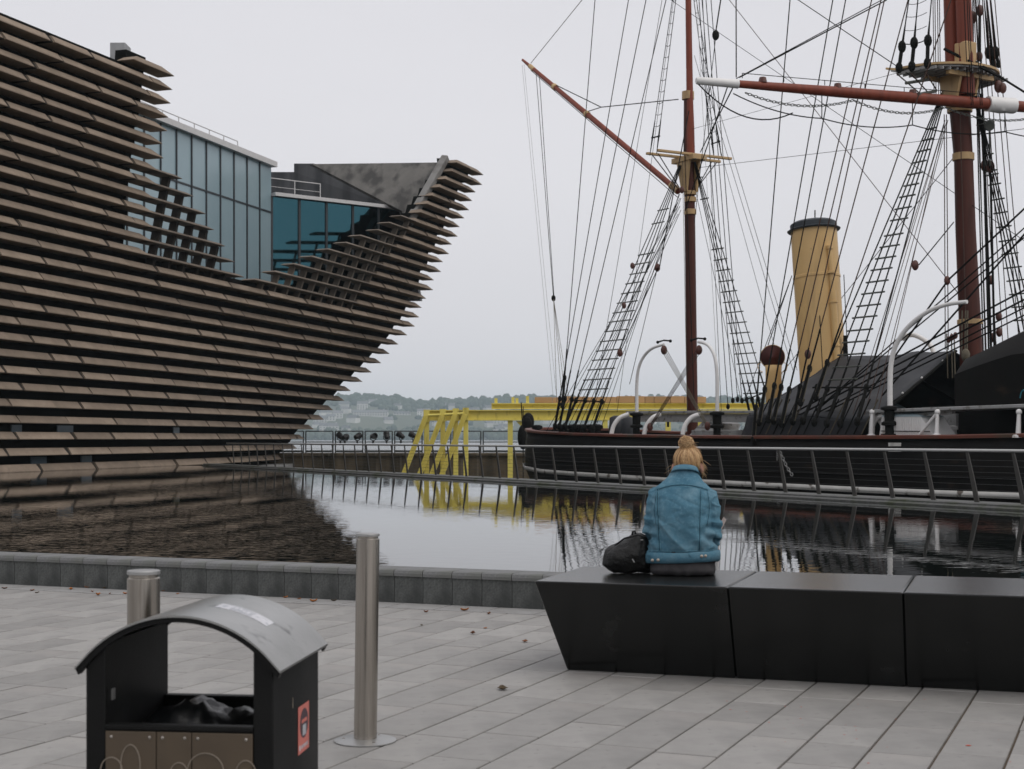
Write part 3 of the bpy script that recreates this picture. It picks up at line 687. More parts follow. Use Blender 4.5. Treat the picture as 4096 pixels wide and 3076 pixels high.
def spar(name, pts, rs, m, parent=None, n=14): return MB().tube(pts, rs, n).build(name, M[m], parent or ship, smooth=True, auto=50)
def band(mast, p, q, f, r, h, m='cream', name='mast_band'):
    p, q = Vector(p), Vector(q); d = (q - p).normalized(); c = p.lerp(q, f)
    return MB().lathe(c - d * h / 2, [(r * .9, 0), (r, .01), (r, h - .01), (r * .9, h)], 16, d).build(name, M[m], mast, smooth=True, auto=40)
def rope(name, a, b, r=.012, m='rope', s=0, parent=None):
    r = r * 1.35 if r < .02 else r
    return MB().tube(sag(a, b, s) if s else [a, b], r, 5).build(name, M[m], parent or ship)
def zc(x, y, ox, oy, k): return ((ox + x / k) / 4, (oy + y / k) / 4)
Z4 = lambda x, y: zc(x, y, 2000, 0, 1.661)
Z5 = lambda x, y: zc(x, y, 3000, 0, 1.6606)
Z6 = lambda x, y: zc(x, y, 3000, 900, 1.8458)
Z3 = lambda x, y: zc(x, y, 2000, 1400, 2.212)
Z73 = lambda x, y: zc(x, y, 2150, 1000, 2.076)
Z74 = lambda x, y: zc(x, y, 2700, 1000, 2.076)
Z77 = lambda x, y: zc(x, y, 3700, 700, 1.8456)
Z78 = lambda x, y: zc(x, y, 2500, 300, 2.768)
Z76 = lambda x, y: zc(x, y, 3600, 0, 2.373)
DSP = lambda x, y: (x * 1024 / 2212, y * 1024 / 2212)
def up(a, b, z):                                 # extend the line a-b to height z
    a, b = Vector(a), Vector(b); return a + (b - a) * ((z - a.z) / (b.z - a.z))
# --- mizzen mast
mb0 = SP(693, 425, 0); mb0.z = .3; mtop = SP(688, 95, 0)
miz = spar('mizzen_mast', [mb0, SP(689.6, 200, 0), SP(688.3, 155, 0), mtop], [.225, .215, .2, .17], 'mastdark')
tm0, tm1 = SP(689, 162, 0) + SD * .12, up(SP(688.5, 100, 0), SP(686.8, 0, 0), 24) + SD * .12
spar('topmast', [tm0, up(tm0, tm1, tm0.z + 1.4), up(tm0, tm1, tm0.z + 2.4), tm1], [.18, .165, .14, .1], 'mastred', miz)
band(miz, mtop - V(0, 0, .25), mtop + V(0, 0, .2), .5, .25, .34)
for v_, h_, r_ in ((193, .16, .26), (199.5, .2, .245), (212, .22, .25)):
    c = SP(690.2, v_, 0); band(miz, c - V(0, 0, 1), c + V(0, 0, 1), .5, r_, h_)
for sg in (1, -1):                               # cheeks under the crosstrees
    c0 = SP(688.6, 162, 0); c1 = SP(689.6, 192, 0)
    MB().prism([c0 + SN * (sg * .2) - SD * .42, c0 + SN * (sg * .2) + SD * .42, c1 + SN * (sg * .2) + SD * .16, c1 + SN * (sg * .2) - SD * .16], SN * (sg * .1)).build('cheek', M['cream'], miz)
MB().box(SP(689, 159.5, 0), (1.5, .7, .22), (SD, SN, Zv)).build('trestle_tree', M['cream'], miz, bevel=.02)
for dt in (-.35, .4):
    c = SP(689, 156.2, 0) + SD * dt; MB().beam(c - SN * 1.85, c + SN * 1.85, .14, .10).build('crosstree', M['cream'], miz, bevel=.015)
g0, g1 = SP(*Z4(1185, 1270), 0), SP(*Z4(150, 398), 0)
gaff = spar('gaff', [g0, g0.lerp(g1, .5), g0.lerp(g1, .9), g1], [.12, .125, .10, .06], 'mastred')
for f, L_, r_ in ((.02, .6, .15), (.93, .5, .11), (.765, .22, .15), (.545, .22, .15)): band(gaff, g0, g1, f, r_, L_, name='gaff_band')
rope('gaff_stay', g0 + SN * .05 - V(0, 0, .25), SP(*Z4(205, 440), 0) - V(0, 0, .2), .012)
b1_, b2_ = g0.lerp(g1, .765) + V(0, 0, .12), g0.lerp(g1, .545) + V(0, 0, .12); br = SP(*Z4(672, 712), 0)
rope('bridle', b1_, br, .016); rope('bridle', b2_, br, .016); rope('span', br, SP(*Z4(1185, 660), 0), .016)
pk = SP(*Z4(205, 420), 0); rope('peak_halyard', pk, up(pk, SP(*Z4(545, 0), 0), 27), .012, 'manila')
tipb = SP(*Z4(240, 490), 0); vb = SP(*Z73(133, 400), 1.5)
for i, (x, y) in enumerate(((240, 490), (262, 510))): rope('vang', SP(*Z4(x, y), 0), vb + SD * (.05 * i), .011)
def block(p, r=.13, m='block', ax=None, parent=None, name='block'):
    return MB().ball(p, (r * .55, r * .42, r * .8), 10, 7, ax).build(name, M[m], parent or ship, smooth=True)
block(vb, .18, 'rope')
for x in (160, 205, 235, 265): rope('vang_fall', vb, SP(*Z73(x, 1260), 4), .008, 'manila')
for x0, x1 in ((147, 300), (160, 322)): rope('peak_line', SP(*Z4(x0, 430), 0), SP(*Z4(x1 + 55, 2650), 3.5), .006, 'galv')
# shrouds with ratlines
def shrouds(name, top, tops2, bots, w_, rung_z, m='rope', r=.02, wt=.2, ratline='batten', idx=None, legs=1.15, rr=.025):
    pt = []
    sh = bpy.data.objects.new(name, None); COL.objects.link(sh); child(sh, ship)
    for i, b in enumerate(bots):
        B = SP(b[0], b[1], w_); T = SP(top[0] + tops2 * i, top[1], wt); pt.append((B, T))
        MB().tube([B, T], r, 5).build('shroud', M[m], sh)
        d = (T - B).normalized()
        MB().ball(B, (.085, .085, .13), 8, 6).ball(B - d * legs, (.1, .1, .15), 8, 6).tube([B, B - d * legs], .055, 6).tube([B + d * .05, B + d * .9], .032, 6).build('deadeye_lanyard', M['rope'], sh)
    ids = idx or (0, len(bots) - 1)
    for j, z in enumerate(rung_z):
        a, b = [pt[i][0].lerp(pt[i][1], (z - pt[i][0].z) / (pt[i][1].z - pt[i][0].z)) for i in ids]
        e = (b - a).normalized() * .12
        MB().tube([a - e, b + e], rr, 6).build('ratline', M[ratline], sh)
    B0, B1 = pt[0][0], pt[-1][0]; e = (B1 - B0).normalized() * .2
    MB().tube([B0 - e, B1 + e], .03, 5).build('sheer_pole', M['rope'], sh)
    return pt
zr = [2.9 + .62 * i for i in range(1, 15)]
shrouds('mizzen_shrouds', (681.5, 160), .6, [Z73(320, 1250), Z73(395, 1250), Z73(467, 1255), Z73(535, 1260)], 4.2, [EYE + (HV - (1000 + y / 2.076) / 4) * 60.5 / FOC * 1.0 for y in (1160, 1077, 993, 912, 835, 755, 672, 592, 515, 433, 353, 270, 190, 107, 28)] + [10.1, 10.65])
shrouds('mizzen_far_shrouds', (694, 162), .5, [Z74(595, 1240), Z74(640, 1240), Z74(690, 1235), Z74(755, 1180)], -4.2, [EYE + (HV - (1000 + y / 2.076) / 4) * 65 / FOC for y in (1195, 1112, 1035, 957, 877, 797, 715, 635, 553, 473, 393, 313, 230, 150, 70)] + [11.1, 11.9, 12.6])
for b, t_, v_ in ((Z73(185, 1235), (628.5, 0), 0), (Z73(228, 1235), (646, 0), 0), (Z73(285, 1240), (666, 0), 0), (Z73(225, 1060), (595, 0), 0)):
    B = SP(b[0], b[1], 4.2); T = SP(t_[0], 0, 2.0); T2 = B + (T - B) * 1.4
    bs = MB().tube([B, T2], .018, 5).build('backstay', M['rope'], ship)
    d = (T - B).normalized(); MB().ball(B, (.085, .085, .13), 8, 6).ball(B - d * 1.15, (.1, .1, .15), 8, 6).tube([B, B - d * 1.15], .055, 6).tube([B, B + d * 1.2], .03, 6).build('deadeye_lanyard', M['rope'], bs)
for b, t_ in ((Z74(480, 1250), (702, 0)), (Z74(520, 1240), (706, 0)), (Z74(556, 1250), (711, 0)), (Z74(440, 1300), (699, 0))):
    B = SP(b[0], b[1], -4.2); T = SP(t_[0], 0, -1.5)
    MB().tube([B, B + (T - B) * 1.3], .017, 5).ball(B, (.085, .085, .13), 8, 6).build('far_backstay', M['rope'], ship)
# topmast shrouds over the mizzen crosstrees
def topshrouds(name, quad, nr, m='rope', r=.015, wn=2.4, sagz=.05):
    (a, b, c, d) = quad                          # bottom left, bottom right, top left, top right in pixels
    sh = bpy.data.objects.new(name, None); COL.objects.link(sh); child(sh, ship)
    A0, B0 = SP(*a, wn), SP(*b, wn); A1, B1 = SP(*c, wn * .5), SP(*d, wn * .5)
    for p, q in ((A0, A1), (B0, B1)): MB().tube([p, q + (q - p) * .15], r, 5).build('shroud', M[m], sh)
    MB().tube([A0 - (B0 - A0) * .15, B0 + (B0 - A0) * .15], .03, 5).build('spreader', M[m], sh)
    for p, q in ((A0, A1), (B0, B1)): MB().tube([p - (q - p).normalized() * .75, p, p + (q - p).normalized() * .7], [.012, .035, .02], 5).build('lanyard', M[m], sh)
    for i in range(1, nr + 1):
        f = i / nr; MB().tube(sag(A0.lerp(A1, f), B0.lerp(B1, f), sagz, 5), .012, 4).build('ratline', M['rope'], sh)
topshrouds('topmast_shrouds', (Z4(1013, 915), Z4(1055, 905), Z4(1145, 0), Z4(1168, 0)), 12)
topshrouds('topmast_far_shrouds', (Z4(1410, 955), Z4(1455, 940), Z4(1288, 0), Z4(1305, 0)), 12, wn=-2.4)
for (x, y, w0, x2, y2) in ((1012, 1030, 2.5, 1180, 1250), (1050, 1020, 2.5, 1190, 1245), (1415, 1060, -2.5, 1300, 1265), (1455, 1060, -2.5, 1300, 1260)):
    rope('futtock_shroud', SP(*Z4(x, y), w0), SP(*Z4(x2, y2), w0 * .1), .016)
# --- main mast
m0 = SP(972, 430, 0); m0.z = .3
mpts = [m0, SP(971, 345, 0), SP(965.6, 230, 0), SP(963.5, 160, 0), SP(960, 112, 0), SP(957.5, 80, 0)]
mainm = spar('main_mast', mpts, [.36, .355, .32, .30, .33, .36], 'mastdark', n=20)
spar('mast_head', [SP(953, 84, 0), up(SP(952, 60, 0), SP(950.3, 0, 0), 21)], [.23, .215], 'mastred', mainm, 16)
spar('topmast', [SP(966.5, 95, 0), SP(965.6, 55, 0), up(SP(965.6, 55, 0), SP(963.4, 0, 0), 26)], [.27, .255, .2], 'mastred', mainm, 16)
MB().box(SP(965.5, 60, 0), (.5, .5, 1.1), (SD, SN, Zv)).build('heel_chock', M['cream'], mainm, bevel=.04)
for v_, h_, r_ in ((157, .24, .345), (108, .3, .40), (322, .16, .40), (396, .3, .41)):
    f = [p for p in mpts]; c = None
    for i in range(len(f) - 1):
        va, vb2 = proj(f[i])[1], proj(f[i + 1])[1]
        if vb2 <= v_ <= va: c = f[i].lerp(f[i + 1], (va - v_) / (va - vb2))
    band(mainm, c - V(0, 0, 1), c + V(0, 0, 1), .5, r_, h_)
for sg in (1, -1):
    a, b = SP(959, 76, 0), SP(961.5, 108, 0)
    MB().prism([a + SN * (sg * .34) - SD * .5, a + SN * (sg * .34) + SD * .5, b + SN * (sg * .34) + SD * .12, b + SN * (sg * .34) - SD * .25], SN * (sg * .1)).build('cheek', M['cream'], mainm)
# fighting top: half-round platform
tc_ = SP(958.5, 72.3, 0); tp = []
for i in range(17):
    a = math.pi * i / 16; tp.append(tc_ + SN * (1.95 * math.cos(a)) + SD * (-.8 + 1.8 * math.sin(a)))
tp += [tc_ - SN * 2.05 - SD * .85, tc_ + SN * 2.3 - SD * .9]
MB().prism(tp, V(0, 0, .07)).build('top_platform', M['cream'], mainm)
MB().prism([tc_ + (p - tc_) * .93 - V(0, 0, .012) for p in tp], V(0, 0, -.05)).build('platform_grating', M['shipgrey'], mainm)
for i in range(15):
    x = lerp(-1.85, 1.85, i / 14); MB().beam(tc_ + SN * x - SD * .85 - V(0, 0, .11), tc_ + SN * x * .95 + SD * (.9 - abs(x) * .25) - V(0, 0, .11), .05, .09).build('platform_joist', M['shipgrey'], mainm)
for dt in (-.45, .5): MB().beam(tc_ + SD * dt - SN * 1.0 - V(0, 0, .2), tc_ + SD * dt + SN * 1.0 - V(0, 0, .2), .14, .14).build('trestle_tree', M['cream'], mainm)
# main yard, braced round
yc = SP(965, 106.5, 0) + SD * .55; yd = V(-9.3, -3.0, 0).normalized(); yz = yc.z
ytip = yc + yd * 9.75
yard = spar('main_yard', [yc - yd * 9.8, yc - yd * 5, yc, yc + yd * 5, yc + yd * 8.4, ytip], [.1, .16, .185, .165, .115, .1], 'mastred', n=16)
spar('yardarm_sleeve', [yc + yd * 8.45, yc + yd * 8.55, yc + yd * 9.78, yc + yd * 9.82], [.145, .135, .112, .08], 'shipwhite', yard, 14)
wr = MB(); rg = []
for i in range(9):
    f = i / 8; c = yc - yd * lerp(.35, 1.35, f); sd_ = yd.cross(Zv)
    rg.append([c + (sd_ * math.cos(a) + Zv * math.sin(a)) * (.25 + .03 * noise.noise(V(math.cos(a) * 2, math.sin(a) * 2, f * 5))) for a in [2 * math.pi * k / 14 for k in range(14)]])
wr.loft(rg).build('canvas_wrap', M['shipwhite'], yard, smooth=True, auto=40)
for f in (.3, 3.0, 5.8): MB().tube([yc + yd * (7.9 - f * .95) + V(0, 0, .1), yc + yd * (7.9 - f * .95) + V(0, 0, .26)], [.14, .1], 8).build('cleat', M['block'], yard)
js = [yc + yd * x + V(0, 0, .3 + .004 * x) for x in [8.3 - .7 * i for i in range(13)]]
MB().tube(js, .012, 5).build('jackstay', M['rope'], yard)
for p in js[::2]: MB().tube([p, p - V(0, 0, .15)], .015, 4).build('stanchion', M['rope'], yard)
fx = [8.6, 5.6, 2.4, -1.0, -5]
for i in range(4): rope('footrope', yc + yd * fx[i] - V(0, 0, .85 if i else .3), yc + yd * fx[i + 1] - V(0, 0, .85), .014, 'rope', .16, yard)
for x in fx[1:4]: rope('stirrup', yc + yd * x - V(0, 0, .12), yc + yd * x - V(0, 0, .85), .012, 'rope', 0, yard)
cx_ = [8.2, 4.5, 1.2, -2.5, -6]
for i in range(4): chain(sag(yc + yd * cx_[i] - V(0, 0, .22 if i else .25), yc + yd * cx_[i + 1] - V(0, 0, .22), .28, 8), .022, 'sheet_chain', yard, 1.1, 'batten')
rope('clew_line', ytip - V(0, 0, .1), yc + yd * 6.6 - V(0, 0, .75), .016, 'rope', .55, yard)
rope('brace', yc + yd * 8.6 - V(0, 0, .1), SP(*Z5(-330, 1010), .5), .022)
rope('brace', SP(*Z78(1110, 160), 0) * 0 + (yc + yd * 8.75), SP(*DSP(1480, 455), .3), .02)
rope('lift', yc + yd * 8.5 + V(0, 0, .2), up(yc + yd * 8.5, SP(*DSP(1590, 0), 7.6), 22), .014)
rope('lift', yc + yd * 8.4 + V(0, 0, .2), SP(*DSP(1915, 0), 1.2), .016)
block(SP(*DSP(1546, 76), 3), .24, 'rope'); rope('block_pendant', SP(*DSP(1546, 70), 3), SP(*DSP(1563, -40), 3), .025); rope('block_fall', SP(*DSP(1546, 80), 3), SP(*DSP(1500, 480), 0), .01)
# main shrouds and backstays, near side
shrouds('main_shrouds', (944, 88), .8, [Z6(495, 1200), Z6(570, 1210), Z6(655, 1215), Z6(745, 1215), Z6(860, 1200)], 4.75, [EYE + (HV - (900 + y / 1.8458) / 4) * 46 / FOC for y in (1135, 1040, 945, 850, 760, 660, 570, 475, 385, 290, 200, 110, 20)] + [EYE + (HV - y / 1.6606 / 4) * 46.5 / FOC for y in (1420, 1340, 1255, 1175, 1095, 1010, 930, 850, 770)], r=.024, idx=(1, 3), rr=.028)
for b, t_ in ((Z6(110, 1215), 832.8), (Z6(180, 1190), 845.6), (Z6(230, 1200), 871.6), (Z6(290, 1220), 881), (Z6(370, 1200), 884.4), (Z6(45, 1350), 790), (Z6(440, 1060), 908), (Z6(570, 1020), 951)):
    B = SP(b[0], b[1], 4.75); T = SP(t_, 0, 2.4); d = (T - B).normalized()
    bs = MB().tube([B, B + (T - B) * 1.5], .020, 5).build('backstay', M['brownrope' if t_ > 870 else 'rope'], ship)
    MB().ball(B, (.085, .085, .14), 8, 6).ball(B - d * 1.1, (.1, .1, .15), 8, 6).tube([B, B - d * 1.1], .06, 6).tube([B, B + d * 1.3], .028, 6).build('deadeye_lanyard', M['rope'], bs)
    for k in (-1, 1): MB().tube([B + SD * (.07 * k), B - d * 1.1 + SD * (.1 * k)], .014, 4).build('lanyard', M['manila'], bs)
for x0, x1 in ((900, 760), (960, 800), (1010, 845), (1075, 905), (1120, 940)): rope('fall', SP(945 + (x0 % 4), 120, .3), SP(*Z6(x1, 1400), 4.7), .009, 'brownrope')
# far side shrouds of the main mast
shrouds('main_far_shrouds', (974, 96), .6, [(1031, 392), (1037, 392), (1043, 390), (1049, 388)], -4.7, [EYE + (HV - (700 + y / 1.8456) / 4) * 50.5 / FOC for y in (45, 135, 235, 325, 420, 515, 605, 700, 790, 885, 975, 1070)] + [11.4, 10.5, 9.9], r=.024, rr=.026)
for u0, u1 in ((976, 988), (978, 994), (981, 999), (986, 1006), (990, 1012), (995, 1024), (1000, 1030)): rope('far_backstay', SP(u1, 400, -4.6), up(SP(u1, 400, -4.6), SP(u0, 60, -1.2), 22), .012, 'brownrope')
for u0, r_ in ((978.5, .05), (984, .07), (980.5, .03)): rope('halyard', SP(u0 + 6, 400, -.6), SP(u0 - 3, 60, -.6), r_ * .45)
# topmast shrouds standing on the top
tsh = bpy.data.objects.new('topmast_shrouds', None); COL.objects.link(tsh); child(tsh, ship)
for i, (xb, yb_, xm, ym, xt) in enumerate(((990, 450, 1010, 310, 1055), (1075, 440, 1090, 285, 1115), (1178, 420, 1182, 270, 1205))):
    a, b, c = SP(*Z5(xb, yb_), 2.6), SP(*Z5(xm, ym), 2.5), SP(*Z5(xt, 0), 2.0)
    MB().tube([a, b], .06, 6).ball(a, (.12, .12, .18), 8, 6).ball(b, (.13, .13, .2), 8, 6).build('deadeye_lanyard', M['rope'], tsh)
    MB().tube([b, b.lerp(c, .5), c + (c - b) * .3], [.045, .02, .018], 6).build('shroud', M['rope'], tsh)
for y in (280, 190, 100, 15): MB().tube(sag(SP(*Z5(1020 + (280 - y) * .12, y + 12), 2.5), SP(*Z5(1175, y - 18), 2.4), .06, 5), .018 if y == 280 else .01, 5).build('ratline', M['rope'], tsh)
for x0, y0, x1, y1 in ((1035, 552, 1190, 528), (1115, 627, 1235, 605)): MB().tube([SP(*Z5(x0, y0), 2.3), SP(*Z5(x1, y1), 1.2)], .05, 6).build('futtock_batten', M['batten'], tsh)
for x0, y0, x1, y1 in ((975, 490, 1180, 665), (1065, 485, 1215, 650), (1165, 480, 1240, 600)): MB().tube([SP(*Z5(x0, y0), 2.6), SP(*Z5(x1, y1), .6)], .022, 5).build('futtock_shroud', M['brownrope'], tsh)
for i, x in enumerate((1585, 1605, 1630)): 
    MB().tube([SP(*Z5(x + 25, 450), -2.4), SP(*Z5(x, 330), -2.3), SP(*Z5(x - 30, 0), -1.6)], [.06, .05, .016], 6).ball(SP(*Z5(x, 350), -2.3), (.14, .14, .22), 8, 6).build('far_shroud', M['rope'], tsh)
for x, y, r_ in ((1480, 115, .26), (1527, 70, .24), (1475, 375, .26), (1522, 375, .22), (1560, 1100, .26), (1597, 1108, .26), (1650, 575, .26), (1680, 585, .22)): block(SP(*Z5(x, y), -1.0), r_)
for x, y0, y1, r_ in ((1478, 120, 370, .05), (1526, 80, 370, .05), (1480, 0, 115, .02), (1525, 0, 70, .02)): rope('tackle', SP(*Z5(x, y0), -1.0), SP(*Z5(x, y1), -1.0), r_)
rope('tackle_chain', SP(*Z5(1560, 830), -.8), SP(*Z5(1565, 1100), -.8), .03, 'batten'); rope('tackle_chain', SP(*Z5(1590, 830), -.8), SP(*Z5(1595, 1100), -.8), .03, 'batten')
for x in (1555, 1590): MB().lathe(SP(*Z5(x, 835), -.7), [(.02, -.05), (.17, -.04), (.17, .04), (.02, .05)], 12, (0, -1, 0)).build('sheave', M['batten'], ship)
for x in (1560, 1597): rope('tackle_fall', SP(*Z5(x, 1110), -1.0), SP(*Z77(490 if x < 1580 else 515, 1340), -1.0), .04)
for x in (1215, 1228, 1245, 1258, 1420, 1440, 1452, 1500, 1512): rope('running_line', SP(*Z5(x, -60), .5), SP(*Z5(x + (8 if x < 1300 else 30), 700 if x > 1300 else 640), .4), .011, 'brownrope' if x % 2 else 'rope')
for x0, x1 in ((1290, 1310), (1305, 1325), (1395, 1420)): rope('running_line', SP(*Z5(x0, 760), .5), SP(*Z77(150 + (x0 - 1290) * 1.5, 1290), .5), .012, 'brownrope')
for x in (155, 178, 205): block(SP(*Z77(x + 20, 1180 + (x % 40)), .6), .14)
for x in (160, 195, 215): rope('belayed_line', SP(*Z77(x, 1170), .5), SP(*Z77(x + 8, 1500), .6), .016, 'manila')
for x in (275, 300, 315): rope('belayed_line', SP(*Z77(x, 1000), .5), SP(*Z77(x - 5, 1310), .6), .018, 'manila')
block(SP(*Z77(300, 1330), .7), .26, 'manila')
for x, y in ((485, 775), (545, 1045), (548, 1160), (500, 1200)): block(SP(*Z77(x, y), -1.5), .2)
rope('stay_collar', SP(*Z5(1290, 325), .4), SP(*Z5(1660, 510), -.2), .05); rope('forestay', SP(*Z5(1500, 410), 0), SP(*Z5(1820, 610), -.4), .035); rope('forestay', SP(*Z5(1660, 510), -.2), SP(*Z5(1900, 660), -.6), .035)
# long stays crossing the sky
for p, q, w0, w1, r_, m_ in (((1420, -20), (2330, 600), 0, 0, .008, 'rope'), ((1560, -20), (2075, 640), 0, .3, .010, 'brownrope'), ((1590, 170), (1960, -30), 4, 0, .012, 'rope'), ((1680, -30), (1985, 175), 0, 2, .012, 'rope'),
        ((1510, 362), (2240, 275), 0, 0, .007, 'rope'), ((1490, 280), (2020, 135), 0, 0, .006, 'rope'), ((1630, 880), (2060, 340), -4, 0, .010, 'rope'), ((1985, 572), (2060, 480), 3.5, 1, .014, 'rope'), ((1430, 0), (1283, 870), 1, 4.2, .008, 'rope'), ((1400, -20), (1215, 890), 1, 4.2, .007, 'rope'),
        ((1455, 0), (1333, 890), 1, 4.3, .007, 'rope'), ((1425, 575), (1488, 240), 4, .5, .016, 'rope'), ((1340, 760), (1422, 578), 4.2, 4, .014, 'rope'), ((1360, 830), (1420, 580), 4.2, 4, .009, 'rope'), ((1600, 860), (1500, 400), -4, 0, .008, 'rope'), ((1560, 930), (1518, 0), 3, 0, .008, 'rope'), ((1556, 930), (1505, 0), 3, 0, .006, 'galv'),
        ((1500, 880), (1478, 300), 1.2, .3, .012, 'rope'), ((1484, 880), (1474, 330), 1.5, .3, .008, 'manila'), ((1713, 800), (1515, 150), -3.8, 0, .008, 'rope'), ((1722, 800), (1512, 100), -3.8, 0, .008, 'rope'), ((1690, 810), (1500, 120), -3.8, 0, .007, 'rope')):
    rope('stay', SP(*DSP(*p), w0), SP(*DSP(*q), w1), r_, m_)
# foremast beyond the picture's right edge, which takes the forward-leading ropes
fm0 = S(14.3, 0, .3); fore = spar('fore_mast', [fm0, fm0 + V(-.3, .5, 15), fm0 + V(-.5, .8, 24)], [.35, .3, .2], 'mastdark', n=16)
def far(a, b, f=1.9): return Vector(a) + (Vector(b) - Vector(a)) * f
for q in ((2330, 360), (2330, 385)): rope('fore_brace', SP(*DSP(1700, 940), 4.4), far(SP(*DSP(1700, 940), 4.4), SP(*DSP(q[0], q[1] + 30), 2.0), 1.8), .022)
for y0, y1, r_ in ((905, 610, .03), (915, 632, .03), (930, 650, .018), (935, 668, .018)): rope('sheet_rope', SP(*DSP(1690, y0), 4.6), far(SP(*DSP(1690, y0), 4.6), SP(*DSP(2300, y1 - 30), 2.2)), r_)
rope('sheet_rope', SP(*DSP(1905, 855), 4.3), far(SP(*DSP(1905, 855), 4.3), SP(*DSP(2240, 475), 2.6), 2.4), .03); rope('sheet_rope', SP(*DSP(1870, 860), 4.3), SP(*DSP(2048, 605), 2.2), .03); rope('sheet_rope', SP(*DSP(2048, 605), 2.2), far(SP(*DSP(2048, 605), 2.2), SP(*DSP(2240, 425), 1.7), 4), .03)
for p, w0, r_ in ((DSP(1977, 573), 3.4, .2), (DSP(2046, 606), 2.2, .18), (DSP(1366, 574), 3, .16), (DSP(1420, 578), 3.9, .2), (DSP(1348, 660), 4, .16), (DSP(1339, 762), 4.2, .2), (DSP(1745, 765), 4.3, .2), (DSP(1473, 410), .8, .18)): block(SP(*p, w0), r_)
for x in (1210, 1222, 1235, 1247, 1258, 1270, 1283, 1296, 1180, 1192): rope('running_line', SP(*DSP(x, 932), 4.3), SP(678 + (x % 5), 190 + (x % 7) * 4, .5), .009)
for x in (1640, 1655, 1668, 1684, 1700, 1716, 1733, 1750, 1790, 1806, 1822, 1840, 1858, 1875): rope('lanyard_tail', SP(*DSP(x - 14, 938), 4.75), SP(*DSP(x + 22, 862), 4.75), .016, 'manila' if x % 3 == 0 else 'rope')
# --- funnel
fb, ft = SP(824.5, 400, 0), SP(813.6, 228, 0); fd = (ft - fb).normalized(); FL = (ft - fb).length
fun = MB().lathe(fb, [(.83, 0), (.83, .3), (.83, FL * .7), (.85, FL * .7 + .02), (.85, FL * .7 + .1), (.83, FL * .7 + .12), (.83, FL - .1)], 40, fd).build('funnel', M['buff'], ship, smooth=True, auto=40)
M['funnelcap'] = mat('blue_black_paint', (.018, .025, .032), (.03, .038, .045), 3, .5)
MB().lathe(ft, [(.8, -.12), (.93, -.12), (.96, -.08), (.84, -.02), (.84, .14), (.72, .22), (.7, .18)], 40, fd).build('funnel_cap', M['funnelcap'], fun, smooth=True, auto=40)
MB().tube([ft + V(.05, 0, .1), ft + V(.05, 0, .65)], .025, 6).build('cap_rod', M['batten'], fun)
px = fd.cross(V(0, 1, 0)).normalized(); 
pipe_off = V(.36, -.80, 0)
MB().tube([fb + pipe_off + fd * .3, fb + pipe_off + fd * (FL * .62), ], .13, 12).build('steam_pipe', M['buff'], fun, smooth=True, auto=40)
MB().tube([fb + pipe_off * .99 + fd * (FL * .62), fb + pipe_off * .99 + fd * (FL * .86)], .085, 12).tube([fb + pipe_off + fd * (FL * .86), fb + pipe_off + fd * (FL * .88)], .12, 12).build('steam_whistle', M['buff'], fun, smooth=True, auto=40)
for f in (.3, .55, .72): MB().tube([fb + pipe_off + fd * (FL * f), fb + pipe_off + fd * (FL * f + .08)], .16, 12).build('pipe_clamp', M['buff'], fun)
MB().box(fb + V(.72, -.62, 0) + fd * 1.75, (.12, .12, 1.1)).build('sounding_gear', M['rope'], fun)
for dx, u1, v1, w1 in ((-.9, 745, 400, -3), (-.9, 768, 345, 3), (.92, 848, 362, 2), (-.03, 824, 395, 1.2)):
    rope('funnel_guy', fb + fd * (FL * .72) + V(dx, -.3 if dx > -.5 else 0, 0), SP(u1, v1, w1), .012)
# --- cowl ventilator
vb0 = SP(774.5, 405, 1); vt0 = SP(773.5, 372, 1); vc = SP(772.6, 357, 1)
cw = bpy.data.objects.new('cowl_ventilator', None); COL.objects.link(cw); child(cw, ship)
fdv = (V(0, 0, EYE) - vc); fdv.z = .2; fdv.normalize()
MB().tube([vb0 - V(0, 0, 1.2), vt0, vt0 + V(0, 0, .25)], [.3, .29, .31], 20).build('pipe', M['buff'], cw, smooth=True)
MB().lathe(vc - fdv * .5, [(.05, -.05), (.25, 0), (.37, .15), (.43, .38), (.455, .5), (.445, .52), (.42, .5)], 28, fdv).build('cowl', M['buff'], cw, smooth=True, auto=60)
MB().lathe(vc + fdv * .04, [(.43, .012), (.36, -.02), (.2, -.06), (.02, -.08)], 28, fdv).build('mouth', M['cowlred'], cw, smooth=True)
for sx in (-1, 1): MB().tube([vc + V(sx * .42, 0, -.2), vc + V(sx * .55, 0, -.28), vc + V(sx * .5, 0, -.5), vc + V(sx * .36, 0, -.55)], .015, 5).build('handle', M['buff'], cw)
# --- tarpaulin tent over the waist
def cloth(rows, name, parent, m='tarp', th=.03, amp=.05):
    nu, nv = 20, 14; mb = MB()
    for j in range(nv + 1):
        for i in range(nu + 1):
            f = j / nv * (len(rows) - 1); k = min(int(f), len(rows) - 2); f -= k
            a = Vector(rows[k][0]).lerp(Vector(rows[k][1]), i / nu); b = Vector(rows[k + 1][0]).lerp(Vector(rows[k + 1][1]), i / nu)
            p = a.lerp(b, f); e = math.sin(math.pi * i / nu) * .6 + .4
            p = p - V(0, 0, amp * 2 * math.sin(math.pi * min(1, max(0, f))) * .6) + V(0, 0, amp * noise.noise(p * 1.1) * 1.6) + SN * (amp * .7 * noise.noise(p * 1.7 + V(4, 4, 4)))
            mb.v.append(tuple(p))
    for j in range(nv):
        for i in range(nu):
            a = j * (nu + 1) + i; mb.f.append((a, a + 1, a + nu + 2, a + nu + 1))
    o = mb.build(name, M[m], parent, smooth=True); s = o.modifiers.new('solid', 'SOLIDIFY'); s.thickness = th; return o
rA, rB = SP(841, 357, 0), SP(955, 351, 0); eA, eB = SP(748, 415, 4.6), SP(868, 420.5, 4.6)
